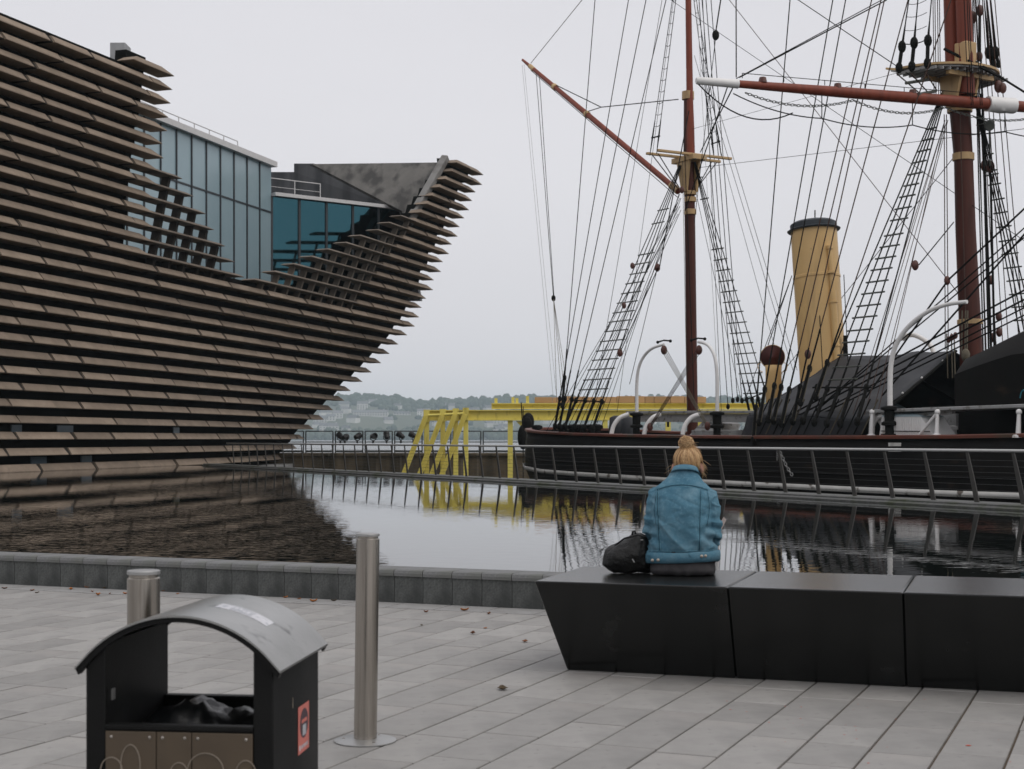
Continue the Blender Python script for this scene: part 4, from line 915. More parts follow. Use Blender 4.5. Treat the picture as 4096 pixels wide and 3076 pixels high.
tent = bpy.data.objects.new('tarpaulin_tent', None); COL.objects.link(tent); child(tent, ship)
def farside(p, w_): q = p - SM; return p - SN * (q.dot(SN) * 2)
cloth([(rA, rB), (eA, eB)], 'roof_sheet', tent)
cloth([(eA, eB), (SP(741, 437, 4.65), SP(860, 437, 4.65))], 'side_sheet', tent, amp=.03)
cloth([(rA, rB), (farside(eA, 4.6), farside(eB, 4.6))], 'roof_sheet', tent)
cloth([(farside(eA, 4.6), farside(eB, 4.6)), (farside(eA, 4.6) - V(0, 0, 1.2), farside(eB, 4.6) - V(0, 0, 1.2))], 'side_sheet', tent, amp=.03)
MB().prism([rB - SD * 3.2 - V(0, 0, .1), eB - SD * 3.2 - V(0, 0, .1), eB - SD * 3.2 - V(0, 0, 1.3), farside(eB, 4.6) - SD * 3.2 - V(0, 0, 1.3), farside(eB, 4.6) - SD * 3.2 - V(0, 0, .1)], SD * -.05).build('gable_sheet', M['hull'], tent)  # black sheet deep inside, standing for shade in the open end
gA = [rA, eA, SP(741, 437, 4.65), farside(SP(741, 437, 4.65), 4.6), farside(eA, 4.6)]
MB().prism([p + SD * .06 for p in gA], SD * .05).build('gable_sheet', M['tarp'], tent)
MB().tube([rB + SD * .05, eB.lerp(rB, .25) + SD * .03 - V(0, 0, .1), eB + SD * .02], .05, 6).build('edge_rope', M['rope'], tent)
for f in (.15, .4, .62, .85): MB().ball(rB.lerp(eB, f) + SD * .03 + SN * .02, .035, 6, 5).build('eyelet', M['shipwhite'], tent)
# black box put in for shadow forward of the tent, under the skids
MB().box(S(4.8, -.6, 1.35), (9.6, 5.6, 2.0), (SD, SN, Zv)).build('shadow_box', M['hull'], ship, bevel=.05)
# white marquee from beyond the ship, set on deck as a stand-in
wl0, wl1 = SP(879, 438, 4.66), SP(935, 438, 4.66)
lk = bpy.data.objects.new('marquee_standin', None); COL.objects.link(lk); child(lk, ship)
MB().prism([wl0, wl1, SP(921, 416.5, 4.66), SP(882, 416.5, 4.66)], SN * -.9).build('panel', M['shipwhite'], lk)
MB().prism([SP(881, 416.5, 4.69), SP(922, 416.5, 4.69), SP(916, 413.6, 4.5), SP(886, 413.6, 4.5)], SN * -.9).build('roof', M['paleshed'], lk)
for i in range(17): 
    u0 = 883 + i * 2.3; MB().tube([SP(u0, 437, 4.68), SP(u0 - .2, 417.5, 4.68)], .014, 4).build('rib', M['shipwhite'], lk)
MB().tube([SP(881, 431, 4.70), SP(930, 431.5, 4.70)], .014, 5).build('lashing', M['rope'], lk)
MB().box(SP(882.4, 435, 4.70), (.12, .02, .07), (SD, SN, Zv)).build('red_plate', M['cowlred'], lk)
MB().add([SP(881, 411.5, 1), SP(912, 411.5, 1), SP(896, 403, 0), SP(884, 411.5, -1.5), SP(910, 411.5, -1.5)], [(0, 1, 2), (3, 2, 4), (1, 4, 2), (0, 2, 3)]).build('gazebo_roof', M['paleshed'], lk)  # pale pyramid of the gazebo beyond, placed on deck
# skid beams with posts
def skid(u0, v0, u1, v1, w_, wd, name, m='shipgrey'):
    a, b = SP(u0, v0, w_), SP(u1, v1, w_); b = a + (b - a) * 1.0
    b.z = a.z + (b.z - a.z); return MB().beam(a - SN * wd / 2, b - SN * wd / 2, wd, .1).build(name, M[m], ship, bevel=.02), a, b
sk, a_, b_ = skid(866, 411.5, 1060, 404.5, 4.7, 1.1, 'skid_beam')
MB().beam(a_ - SN * 3.2 - V(0, 0, .25) + SD * 2.2, b_ - SN * 3.2 - V(0, 0, .25), .2, .36).build('skid_bearer', M['hull'], sk)
MB().beam(a_ - SN * .3 - V(0, 0, .2) + SD * .3, a_.lerp(b_, .45) - SN * .3 - V(0, 0, .1), .12, .1).build('skid_fascia', M['shipgrey'], sk)
for u0 in (872, 937.5, 1019): 
    t_ = SP(u0, 412, 4.75); bt = SP(u0 - .8, 437, 4.8); MB().tube([bt, t_], [.075, .05], 10).ball(t_, .085, 8, 6).lathe(bt, [(.16, -.02), (.16, .04), (.07, .1)], 10).build('post', M['shipwhite'], sk, smooth=True, auto=40)
MB().tube([SP(937, 413, 4.75), SP(917.5, 437, 4.8)], .045, 8).build('strut', M['shipwhite'], sk)
MB().prism([SP(869.5, 413, 4.72), SP(872.5, 413, 4.72), SP(871.5, 437.5, 4.72), SP(868.5, 437.5, 4.72)], SN * -.12).build('end_post', M['shipwhite'], sk)
def arc(pts, r, name, parent, m='shipwhite', n=10):
    sub = []; P = [Vector(p) for p in pts]
    for i in range(len(P) - 1):
        p0, p1, p2, p3 = P[max(0, i - 1)], P[i], P[i + 1], P[min(len(P) - 1, i + 2)]
        for k in range(6):
            t = k / 6; sub.append(.5 * ((2 * p1) + (p2 - p0) * t + (2 * p0 - 5 * p1 + 4 * p2 - p3) * t * t + (3 * p1 - p0 - 3 * p2 + p3) * t ** 3))
    sub.append(P[-1]); rr = r if not isinstance(r, tuple) else [lerp(r[0], r[1], i / (len(sub) - 1)) for i in range(len(sub))]
    return MB().tube(sub, rr, n).build(name, M[m], parent, smooth=True, auto=60)
arc([SP(871, 437, 4.5), SP(873, 425, 4.5), SP(878, 417.5, 4.5), SP(884, 414.5, 4.5)], .07, 'knee', sk)
arc([SP(885.5, 437, 4.3), SP(883, 424, 4.3), SP(877, 416.5, 4.3)], .1, 'knee', sk)
MB().prism([SP(938, 413.5, 3.2), SP(956, 413.5, 3.2), SP(956, 428, 3.2), SP(950, 428, 3.2)], SN * -.1).build('bracket_knee', M['shipgrey'], sk)
MB().lathe(SP(952.7, 437, 3.2), [(.12, 0), (.12, .2), (.16, .22), (.16, .32), (.1, .34)], 12).build('bollard_head', M['shipwhite'], sk, smooth=True, auto=40)
# aft skid with bent knees
sk2, a2, b2 = skid(625.5, 412.5, 757, 411.8, 3.4, .9, 'aft_skid_beam')
MB().beam(a2 - V(0, 0, .22) - SN * .2 + SD * .4, b2 - V(0, 0, .22) - SN * .2, .12, .3).build('skid_fascia', M['shipgrey'], sk2)
for (x0, x1) in ((985, 1140), (1275, 1420), (1615, 1770)):
    arc([SP(*Z3(x0, 750), 4.4), SP(*Z3(x0 + 22, 668), 4.3), SP(*Z3(x0 + 75, 600), 4.1), SP(*Z3(x1, 568), 3.8)], .085, 'bent_knee', sk2)
for u0 in (668, 707, 722): rope('hanging_tackle', SP(u0, 414, 2), SP(u0, 427, 2), .05)
MB().prism([SP(*Z74(110, 1545), 3.6), SP(*Z74(290, 1545), 3.6), SP(*Z74(330, 1440), 3.2), SP(*Z74(225, 1425), 3.2)], SN * -1.2).build('hatch_cover', M['shipgrey'], ship, bevel=.02)
for f in (.3, .65): MB().beam(SP(*Z74(110 + 115 * f, 1545 - 110 * f), 3.62), SP(*Z74(290 + 30 * f, 1545 - 100 * f), 3.62), .05, .06).build('hatch_batten', M['shipgrey'], ship)
MB().box(SP(*Z74(400, 1530), 3.2), (2.2, 1.2, .3), (SD, SN, Zv)).build('hatch_coaming', M['shipgrey'], ship, bevel=.02)
MB().box(SP(*Z74(390, 1475), 0), (1.1, .8, .9), (SD, SN, Zv)).build('deck_box', M['shipgrey'], ship, bevel=.02)
MB().box(S(-17, -.6, .85), (6, 2, .9), (SD, SN, Zv)).build('deck_cabin', M['caprail'], ship, bevel=.03)
for u0, h_ in ((616, 1.7), (628, 1.65)):
    p = SP(u0, 437, -1.5); MB().lathe((p.x, p.y, .4), [(.3, 0), (.32, .5), (.3, 1.2), (.34, 1.3), (.3, h_ + .2), (.1, h_ + .3)], 12).build('covered_binnacle', M['tarp'], ship, smooth=True)
# davits
def davit(pts, r, name, lamp=None):
    o = arc(pts, r, name, ship)
    b = Vector(pts[0]); MB().lathe(b, [(.2, -.05), (.2, .05), (.13, .08), (.13, .3), (.24, .32), (.24, .4), (.15, .45), (.16, .75), (.26, .78), (.26, .85), (.12, .9)], 14).build('socket', M['rope'], o, smooth=True, auto=40)
    return o
davit([SP(636.5, 436, 4.4), SP(636.8, 405, 4.4), SP(636.8, 385, 4.4), SP(638.5, 369, 4.4), SP(643.5, 357, 4.35), SP(652, 348.5, 4.3), SP(664, 344.5, 4.2)], (.072, .048), 'davit')
davit([SP(717, 437, 4.4), SP(717.2, 400, 4.4), SP(717, 375, 4.4), SP(715, 358, 4.4), SP(710.5, 348, 4.35), SP(705, 343.5, 4.3), SP(698.5, 342, 4.2)], (.072, .048), 'davit')
davit([SP(889.5, 436, 4.75), SP(890, 410, 4.75), SP(890, 385, 4.75), SP(891.3, 362, 4.75), SP(897, 343, 4.7), SP(910, 325, 4.6), SP(928, 311.5, 4.5), SP(947, 304.5, 4.4), SP(967, 301.8, 4.3)], (.085, .058), 'davit')
arc([SP(*Z6(1130, 850), -4), SP(*Z6(1145, 822), -4), SP(*Z6(1210, 812), -4), SP(*Z6(1290, 850), -4), SP(*Z6(1340, 900), -4), SP(*Z6(1360, 960), -4)], .09, 'far_davit', ship)
d1, d2 = SP(664, 350, 4.2), SP(699, 350, 4.2)
block(d1, .22); block(d2, .22)
x1_, x2_ = SP(707.5, 426, 4.3), SP(650, 427, 4.3); block(x1_, .2); block(x2_, .2)
for k in range(4): rope('davit_fall', d1 + SD * (.11 * k - .16), x1_ + SD * (.05 * k - .08), .009, 'manila'); rope('davit_fall', d2 + SD * (.11 * k - .16), x2_ + SD * (.05 * k - .08), .009, 'brownrope')
for p in (SP(664, 343, 4.2), SP(698, 341, 4.2)):
    MB().tube([p - SD * .35 + V(0, 0, .06), p + V(0, 0, .1), p + SD * .35 + V(0, 0, .06)], .03, 6).ball(p - SD * .4 + V(0, 0, .05), .06, 6, 5).ball(p + SD * .4 + V(0, 0, .05), .06, 6, 5).build('eye_bolt', M['rope'], ship)
# covered boat on the skids at the right edge
bt = bpy.data.objects.new('covered_boat', None); COL.objects.link(bt); child(bt, ship)
mb = MB(); rings = []
Bc = SP(1024, 372, 3.2)
for i in range(15):
    f = i / 14; t_ = lerp(-2.0, 6.5, f); e = min(1, .55 + f * 3.2) if f < .15 else min(1, 1.03)
    tz = table(f, [0, .08, .25, .6, 1], [1.62, 1.85, 2.3, 2.55, 2.3]); bw = table(f, [0, .1, .4, 1], [.85, 1.1, 1.25, 1.0])
    sec = [(-bw, 0), (-bw * 1.02, .8), (-bw, tz * .62), (-bw * .5, tz * .9), (0, tz), (bw * .5, tz * .9), (bw, tz * .62), (bw * 1.02, .8), (bw, 0)]
    rings.append([S(5.5 + t_ - .6, 2.9 + x, 2.2 + z + .05 * noise.noise(V(t_ * 1.5, x * 2, z * 2))) for x, z in sec])
mb.loft(rings).build('cover', M['hull'], bt, smooth=True, auto=35)
M['bluecord'] = mat('blue_cord', (.02, .25, .33), None, 3, .5)
arc([SP(1020, 398, 4.3), SP(1021.5, 392, 4.3), SP(1024, 390, 4.3), SP(1026, 395, 4.3)], .015, 'cord', bt, 'bluecord', 5)
# stern gear
block(SP(*Z3(240, 650), .3), .42, 'rope'); 
mb = MB(); c = SP(*Z3(205, 770), -.4)
mb.ball(c, (.28, .25, .62), 12, 9).ball(c + V(.25, .1, .75), (.3, .3, .45), 10, 8).build('hanging_fender', M['rope'], ship, smooth=True)
rope('fender_line', c + V(0, 0, 1.5), c - V(0, 0, 3.4), .018); rope('fender_line', c + V(-.1, 0, 1.7), c, .03)
for x in (330, 545, 640, 690, 740, 800, 860): MB().lathe(SP(*Z3(x, 705), 2.5 if x < 400 else 3.9), [(.12, -.3), (.12, 0), (.24, .05), (.24, .16), (.1, .22)], 10).build('bitt', M['rope'], ship, smooth=True, auto=40)
for x in (360, 400, 420, 460): block(SP(*Z3(x, 770), 3.6), .12)

# ------------------------------------------------------------------ railing on the far edge of the pool
M['steelrail'] = mat('brushed_rail', (.48, .48, .47), (.42, .42, .41), 20, .35, metal=.3)
M['railpost'] = mat('dark_bronze_post', (.040, .038, .034), (.055, .052, .046), 8, .55)
M['wire'] = mat('steel_wire', (.10, .10, .10), None, 10, .4, metal=.6)
rl = thing('quay_railing', kp(10, .3, .33), 'long wire railing with slanted dark posts along the far edge of the pool', 'railing')
RT = 1.145
MB().tube([kp(-9, .28, RT), kp(43.5, .28, RT)], .027, 8).build('handrail', M['steelrail'], rl, smooth=True)
for k in range(7): MB().tube([kp(-9, .31, .37 + k * .102), kp(43.5, .31, .37 + k * .102)], .0042, 4).build('wire', M['wire'], rl)
for i in range(-8, 42):
    s = .276 + 1.03 * i; s0 = s; s1 = s + .235
    def secq(s_, wd, z): return [kp(s_ - wd, .27, z), kp(s_ + wd, .27, z), kp(s_ + wd, .29, z), kp(s_ - wd, .29, z)]
    MB().loft([secq(s0, .055, .26), secq(lerp(s0, s1, .5), .046, .70), secq(s1, .03, RT - .02)]).build('post', M['railpost'], rl)
# ------------------------------------------------------------------ bench
M['bench'] = mat('dark_polished_stone', (.0055, .0062, .006), (.0095, .0102, .0098), 30, .24, .03, 180, spec=.4)
BE, BM = V(.95, -.313, 0).normalized(), V(.313, .95, 0).normalized(); B0 = V(.124, 8.53, 0); BH = .54
bench = thing('stone_bench', B0 + BE * 1.5 + BM * .5, 'long dark stone bench with sloping sides in front of the pool', 'bench')
def bp(e, m, z): return B0 + BE * e + BM * m + V(0, 0, z)
cuts = [0, 1.107, 2.036, 2.97, 3.9, 4.83]
for i in range(5):
    e0, e1 = cuts[i] + (.0012 if i else 0), cuts[i + 1] - .0012
    t0 = .117 if i == 0 else 0
    mb = MB(); mb.hexa([bp(e0 + t0, .27, 0), bp(e1, .27, 0), bp(e1, .86, 0), bp(e0 + t0, .86, 0), bp(e0, 0, BH), bp(e1, 0, BH), bp(e1, 1.04, BH), bp(e0, 1.04, BH)])
    mb.build('bench_block', M['bench'], bench, bevel=.014, seg=4)
# ------------------------------------------------------------------ bollards
M['steel'] = overlay(mat('brushed_steel', (.46, .425, .38), (.27, .245, .215), 3.5, .24, .02, 60, metal=.9, stretch=(14, 14, .35)), (.15, .11, .07), 5, .62, .8, stretch=(6, 6, .6), amount=.8)
M['steelcap'] = mat('steel_cap', (.42, .42, .41), (.36, .36, .355), 9, .4, .02, 40, metal=.8)
def bollard(p, h, label, flange, lean=(0, 0)):
    t = thing('steel_bollard', p, label, 'bollard', 'steel bollards on the square'); p = Vector(p); r = .0515
    ax = V(lean[0], lean[1], 1).normalized()
    MB().lathe(p, [(r, 0), (r, h - .026), (r - .003, h - .023)], 48, ax).build('post', M['steel'], t, smooth=True, auto=40)
    MB().lathe(p, [(r - .006, h - .025), (r - .006, h - .010)], 40, ax).build('groove_ring', M['steel'], t, smooth=True, auto=40)
    MB().lathe(p, [(r - .001, h - .013), (r + .0005, h - .012), (r + .0005, h - .003), (r - .002, h - .0005), (.001, h)], 48, ax).build('cap', M['steelcap'], t, smooth=True, auto=30)
    if flange:
        MB().lathe(p, [(.138, .001), (.138, .006), (.125, .010), (.06, .013), (r + .001, .014)], 56).build('base_flange', M['steelcap'], t, smooth=True, auto=30)
        for k in range(3): MB().lathe(p + V(.098 * math.cos(1 + k * 2.1), .098 * math.sin(1 + k * 2.1), .009), [(.007, 0), (.007, .004), (.002, .005)], 10).build('bolt', M['steel'], t)
b = gp(365.3, 741); bollard((b.x, b.y, 0), .928, 'slim steel bollard with round base plate standing in the open', True, (.013, 0))
p = at(143.6, 570, 4.78); bollard((p.x, p.y, 0), p.z, 'steel bollard half hidden behind the litter bin', True)
# ------------------------------------------------------------------ litter bin
M['binblack'] = mat('black_bin_paint', (.0045, .0047, .0045), (.008, .0082, .008), 6, .5, .08, 120, spec=.18)
overlay(M['bench'], (.035, .036, .034), 2.2, .58, .8, amount=.6)
M['binroof'] = overlay(overlay(mat('worn_grey_roof', (.30, .305, .295), (.40, .40, .39), 5, .28, .05, 60, metal=.75), (.03, .03, .03), 7, .60, .70, offset=(1, 0, 0)), (.36, .36, .35), 3.2, .55, .75, amount=.6, offset=(2.3, 1, 0))
M['binpanel'] = mat('bronze_panel', (.085, .062, .038), (.07, .05, .031), 8, .5, .03, 60)
overlay(M['binpanel'], (.04, .03, .02), 6, .55, .75, stretch=(1, 1, .3), amount=.7)
overlay(M['binblack'], (.022, .022, .021), 5, .58, .75, amount=.7)
M['scratch'] = mat('pale_scratch', (.26, .22, .175), None, 6, .7)
M['bag_plastic'] = mat('black_bin_bag', (.004, .0045, .005), None, 3, .33, .4, 9)
M['label_white'] = overlay(mat('white_sticker', (.62, .62, .64), (.5, .5, .53), 20, .5), (.35, .37, .40), 30, .5, .6)
M['label_red'] = mat('red_sticker', (.56, .16, .125), (.48, .135, .11), 12, .55)
M['label_dark'] = mat('dark_print', (.06, .03, .04), None, 12, .5)
FL_, FR_, BR_ = V(-1.16, 4.03, 0), V(-.622, 3.97, 0), V(-.545, 4.48, 0)
bx, by = (FR_ - FL_), (BR_ - FR_); BWd, BDp = bx.length, by.length; bx.normalize(); by = (by - bx * by.dot(bx)).normalized()
BO = FL_ + bx * (BWd / 2)                        # middle of the front edge
def bn(x, y, z): return BO + bx * x + by * y + V(0, 0, z)
lb = thing('litter_bin', bn(0, BDp / 2, 0), 'black litter bin with arched grey roof and open sides', 'litter bin')
hw = BWd / 2; ZT, ZA = .748, .880                # height of the roof tips and of its crown
def archz(x): 
    Rr = (hw * hw + (ZA - ZT) ** 2) / (2 * (ZA - ZT)); return ZA - Rr + math.sqrt(max(0, Rr * Rr - x * x))
n = 28; top = [(lerp(-hw - .012, hw + .012, i / n), ) for i in range(n + 1)]
prof = [(x[0], archz(max(-hw, min(hw, x[0]))) - (.012 if abs(x[0]) > hw else 0)) for x in top]
ring = prof + [(x, z - .006) for x, z in reversed(prof)]
MB().loft([[bn(x, -.012, z) for x, z in ring], [bn(x, BDp + .012, z) for x, z in ring]]).build('roof', M['binroof'], lb, smooth=True, auto=30)
rim = [(x * .995, z - .006) for x, z in prof] + [(x * .97, z - .02) for x, z in reversed(prof)]
for y0 in (-.006, BDp - .02): MB().loft([[bn(x, y0, z) for x, z in rim], [bn(x, y0 + .026, z) for x, z in rim]]).build('roof_rim', M['binblack'], lb, smooth=True, auto=30)
wt_ = .055
for sx in (-1, 1):
    x0, x1 = sx * (hw - .012), sx * (hw - .012 - wt_)
    za, zb_ = archz(abs(x0)) - .012, archz(abs(x1)) - .012
    P = [bn(x0, .008, .06), bn(x1, .008, .06), bn(x1, BDp - .008, .06), bn(x0, BDp - .008, .06), bn(x0, .008, za), bn(x1, .008, zb_), bn(x1, BDp - .008, zb_), bn(x0, BDp - .008, za)]
    MB().hexa(P).build('side_wall', M['binblack'], lb, bevel=.004)
xi = hw - .012 - wt_
for y0, nm in ((.012, 'front'), (BDp - .035, 'back')):
    MB().box(bn(0, y0 + .011, .315), (xi * 2, .022, .51), (bx, by, Zv)).build('panel_backing', M['binblack'], lb)
    xs = [-xi, -xi + .142, xi - .168, xi] if nm == 'front' else [-xi, xi]
    for i in range(len(xs) - 1):
        yy = y0 - .004 if nm == 'front' else y0 + .027
        MB().box(bn((xs[i] + xs[i + 1]) / 2, yy, .315), (xs[i + 1] - xs[i] - .0025, .007, .50), (bx, by, Zv)).build('panel', M['binpanel' if nm == 'front' else 'binblack'], lb, bevel=.0015)
    MB().box(bn(0, y0 + .009, .576), (xi * 2, .034, .014), (bx, by, Zv)).build('panel_trim', M['binblack'], lb, bevel=.003)
MB().box(bn(0, BDp / 2, .03), (BWd - .06, BDp - .06, .06), (bx, by, Zv)).build('plinth', M['binblack'], lb)
for sx in (-1, 1): MB().box(bn(sx * (xi - .002), .06, .655), (.004, .02, .03), (bx, by, Zv)).build('catch', M['steelcap'], lb)
for x_ in (-xi + .018, -xi + .124, -xi + .160, xi - .186, xi - .150, xi - .018):
    for z_ in (.55, .12): MB().lathe(bn(x_, .0045, z_), [(.0045, 0), (.0045, .0015), (.002, .003)], 10, -by).build('screw', M['steel'], lb)
MB().lathe(bn(hw - .011, .2, .30), [(.012, 0), (.012, .003), (.004, .004)], 14, bx).build('lock', M['steel'], lb)
# crumpled bag rim
mb = MB(); nb, mb_n = 26, 18
for j in range(mb_n + 1):
    for i in range(nb + 1):
        x, y = lerp(-xi + .004, xi - .004, i / nb), lerp(.04, BDp - .045, j / mb_n)
        e = min(1, 6 * min(i / nb, 1 - i / nb, j / mb_n, 1 - j / mb_n))
        z = .50 + .085 * e * (.5 + .8 * noise.noise(V(x * 9, y * 9, 2))) + .03 * abs(noise.noise(V(x * 28, y * 22, 5))) + .045 * math.exp(-((x + .02) / .09) ** 2 - ((y - .22) / .14) ** 2)
        mb.v.append(tuple(bn(x, y, z)))
for j in range(mb_n):
    for i in range(nb):
        a = j * (nb + 1) + i; mb.f.append((a, a + 1, a + nb + 2, a + nb + 1))
mb.build('bin_bag', M['bag_plastic'], lb, smooth=True)
# stickers
def on_roof(x, y, lift=.0008): return bn(x, y, archz(x) + lift)
def sticker(x0, x1, y0, y1, m, name, parent, lift=.0008, nseg=8):
    s = MB(); s.loft([[on_roof(lerp(x0, x1, i / nseg), y0, lift), on_roof(lerp(x0, x1, i / nseg), y1, lift), on_roof(lerp(x0, x1, i / nseg), y1, lift - .0006), on_roof(lerp(x0, x1, i / nseg), y0, lift - .0006)] for i in range(nseg + 1)])
    return s.build(name, M[m], parent)
stk = sticker(.035, .185, .205, .285, 'label_white', 'roof_sticker', lb)
M['sticker_grey'] = mat('grey_print', (.34, .35, .38), (.45, .46, .48), 40, .5)
sticker(.075, .135, .213, .277, 'sticker_grey', 'print', stk, .0014)
for i in range(4): sticker(.083 + i * .012, .09 + i * .012, .225, .262, 'label_white', 'print', stk, .002, 2)
sx_ = hw - .0112
def sd_(y, z, lift=.0): return bn(sx_ + lift, y, z)
def splate(pts, m, name, parent, l0=.0006, l1=.0012): 
    return MB().prism([sd_(y, z, l0) for y, z in pts], bx * (l1 - l0)).build(name, M[m], parent)
y0, y1, z0, z1 = .262, .385, .455, .59
rs = splate([(y0, z0), (y1, z0), (y1, z1), (y0, z1)], 'label_red', 'side_sticker', lb)
yc2, zc2 = (y0 + y1) / 2 + .004, .536
splate([(yc2 + .046 * math.cos(a), zc2 + .042 * math.sin(a)) for a in [2 * math.pi * k / 24 for k in range(24)]], 'label_dark', 'print_disc', rs, .0014, .0018)
splate([(yc2 - .02, zc2 - .034), (yc2 + .02, zc2 - .034), (yc2 + .018, zc2 - .004), (yc2 - .018, zc2 - .004)], 'sticker_grey', 'print_cup', rs, .002, .0024)
splate([(yc2 - .032, zc2 + .003), (yc2 + .032, zc2 + .003), (yc2 + .028, zc2 + .013), (yc2 - .028, zc2 + .013)], 'label_red', 'print_lid', rs, .002, .0024)
splate([(y0 + .012, z0 + .010), (y0 + .024, z0 + .010), (y0 + .024, z0 + .024), (y0 + .012, z0 + .024)], 'label_white', 'print_mark', rs, .0014, .0018)
for i in range(7): splate([(y0 + .034 + i * .0115, z0 + .012), (y0 + .041 + i * .0115, z0 + .012), (y0 + .041 + i * .0115, z0 + .022), (y0 + .034 + i * .0115, z0 + .022)], 'label_white', 'print_letter', rs, .0014, .0018)
# chalk-like scribble on the front panels
for k, (cx, cz, rx, rz_) in enumerate(((-.185, .46, .03, .035), (-.132, .475, .027, .055), (.002, .455, .024, .03), (.075, .462, .05, .05), (.185, .455, .028, .04), (.235 - .045, .44, .05, .03))):
    pts = [bn(cx + rx * math.cos(a), .003, cz + rz_ * math.sin(a)) for a in [math.pi * (1.12 - 1.24 * i / 16) for i in range(17)]]
    MB().tube(pts, .0017, 4).build('scribble', M['scratch'], lb)
for x, z0_, z1_ in ((.2, .60, .63), (.34, .30, .36), (.31, .34, .4)): splate([(x, z0_), (x + .006, z0_), (x + .004, z1_), (x + .001, z1_)], 'scratch', 'scuff', lb)
# ------------------------------------------------------------------ fallen leaves and paint specks
M['leafbrown'] = mat('dead_leaf', (.20, .07, .02), (.12, .045, .015), 30, .7, per_object=.3)
M['leaforange'] = mat('orange_leaf', (.42, .15, .03), (.30, .10, .02), 30, .7, per_object=.2)
M['leafdark'] = mat('dark_leaf', (.05, .035, .015), (.08, .05, .02), 30, .7)
def leaf(x, y, s, m, label, group=None):
    p = gp(x / 4, y / 4); a = R.uniform(0, 6.28); curl = R.uniform(.2, .5) * s; mb = MB()
    ax, ay = V(math.cos(a), math.sin(a), 0), V(-math.sin(a), math.cos(a), 0)
    for i in range(7):
        f = i / 6; wd = s * .32 * math.sin(math.pi * min(.97, f * .95 + .04)) * (1 + .25 * (i % 2))
        for k in (-1, 0, 1):
            mb.v.append(tuple(p + ax * ((f - .5) * s) + ay * (k * wd) + V(0, 0, .003 + curl * (f - .45) ** 2 * 1.6 + abs(k) * curl * .45)))
    for i in range(6):
        for k in range(2): b_ = i * 3 + k; mb.f.append((b_, b_ + 1, b_ + 4, b_ + 3))
    o = mb.build('fallen_leaf', M[m], None, smooth=True); sl = o.modifiers.new('solid', 'SOLIDIFY'); sl.thickness = .0012
    return tag(o, label, 'leaf', group or 'fallen leaves on the paving')
Z1 = lambda x, y: (1300 + x / 2.14, 2300 + y / 2.14)
for x, y, s, m, lb_ in ((1520, 985, .075, 'leafdark', 'curled dark leaf with raised stalk, lying nearest the bench foot'), (1712, 575, .055, 'leafbrown', 'brown leaf lying closest to the bench, left of its slanted end'), (1265, 506, .05, 'leafbrown', 'dark red leaf on the slabs below the pale curled leaf'), (1372, 460, .035, 'leaforange', 'small pale orange curled leaf, above the dark red one'), (828, 436, .03, 'leafdark', 'small dark crumpled leaf just right of the open bollard'), (865, 322, .04, 'leafbrown', 'brown leaf on the ribbed strip, right of the open bollard'), (1195, 308, .065, 'leaforange', 'bright orange leaf against the foot of the pool wall'), (1402, 338, .045, 'leafbrown', 'brown leaf on the ribbed strip left of the bench'), (655, 237, .03, 'leaforange', 'tiny orange leaf at the pool wall near the bollard'), (75, 225, .05, 'leafdark', 'dark leaf at the pool wall left of the open bollard'), (62, 208, .04, 'leaforange', 'orange leaf touching the dark one at the pool wall')):
    leaf(*Z1(x, y), s, m, lb_)
ORD = ['first', 'second', 'third', 'fourth', 'fifth', 'sixth', 'seventh', 'eighth', 'ninth', 'tenth', 'eleventh', 'twelfth']; SX = sorted((50, 357, 785, 965, 1150, 1085, 1020, 1390, 1965, 410, 1805, 1215))
Zl = lambda x, y: (x / 2.765, 2150 + y / 2.765)
for x, y, s, m in ((50, 568, .05, 'leafbrown'), (357, 592, .045, 'leafbrown'), (785, 580, .05, 'leaforange'), (965, 560, .05, 'leafbrown'), (1150, 568, .05, 'leafdark'), (1085, 642, .055, 'leaforange'), (1020, 604, .03, 'leafbrown'), (1390, 627, .05, 'leaforange'), (1965, 627, .04, 'leaforange'), (410, 616, .04, 'leafdark'), (1805, 600, .04, 'leafbrown'), (1215, 628, .025, 'leafbrown')):
    leaf(*Zl(x, y), s, m, 'small dead leaf along the far-left pool wall, %s counting from the left picture edge' % ORD[SX.index(x)], 'leaves along the left of the pool wall')
for x, y, s, wh in ((1390, 505, .05, 'left'), (1470, 512, .045, 'middle'), (1555, 528, .06, 'right')):
    leaf(200 + x / 1.4747, 2050 + y / 1.4747, s, 'leaforange', wh + ' one of the three orange leaves on the paving behind the bin roof', 'leaves behind the bin roof')
M['redpaint'] = mat('red_paint_speck', (.55, .07, .03), None, 8, .7)
sp = MB(); Z2 = lambda x, y: ((2900 + x / 1.8495) / 4, (2500 + y / 1.8495) / 4)
for x, y, s in ((1800, 893, 26), (445, 602, 9), (563, 608, 9), (985, 588, 6), (160, 643, 8), (325, 722, 8), (560, 694, 9), (885, 814, 9), (975, 845, 8), (963, 752, 7), (1260, 698, 7), (1475, 552, 7), (40, 627, 9), (2110, 1015, 9), (445, 867, 5), (970, 780, 8), (1200, 906, 6), (505, 730, 4), (1060, 1024, 12), (395, 930, 5), (950, 630, 4), (440, 768, 4), (575, 742, 5), (895, 742, 5), (12, 565, 8), (1055, 612, 4), (2025, 852, 4), (670, 835, 4)):
    u, v = Z2(x, y); c = gp(u, v); a = s * c.y / FOC / 7.4 * .8
    sp.prism([c + V(a * math.cos(t) * R.uniform(.7, 1.3), a * .8 * math.sin(t) * R.uniform(.7, 1.3), .0016) for t in [k * 6.283 / 9 for k in range(9)]], V(0, 0, .0006))
o = sp.build('paint_specks', M['redpaint'], pavement); o['kind'] = 'stuff'
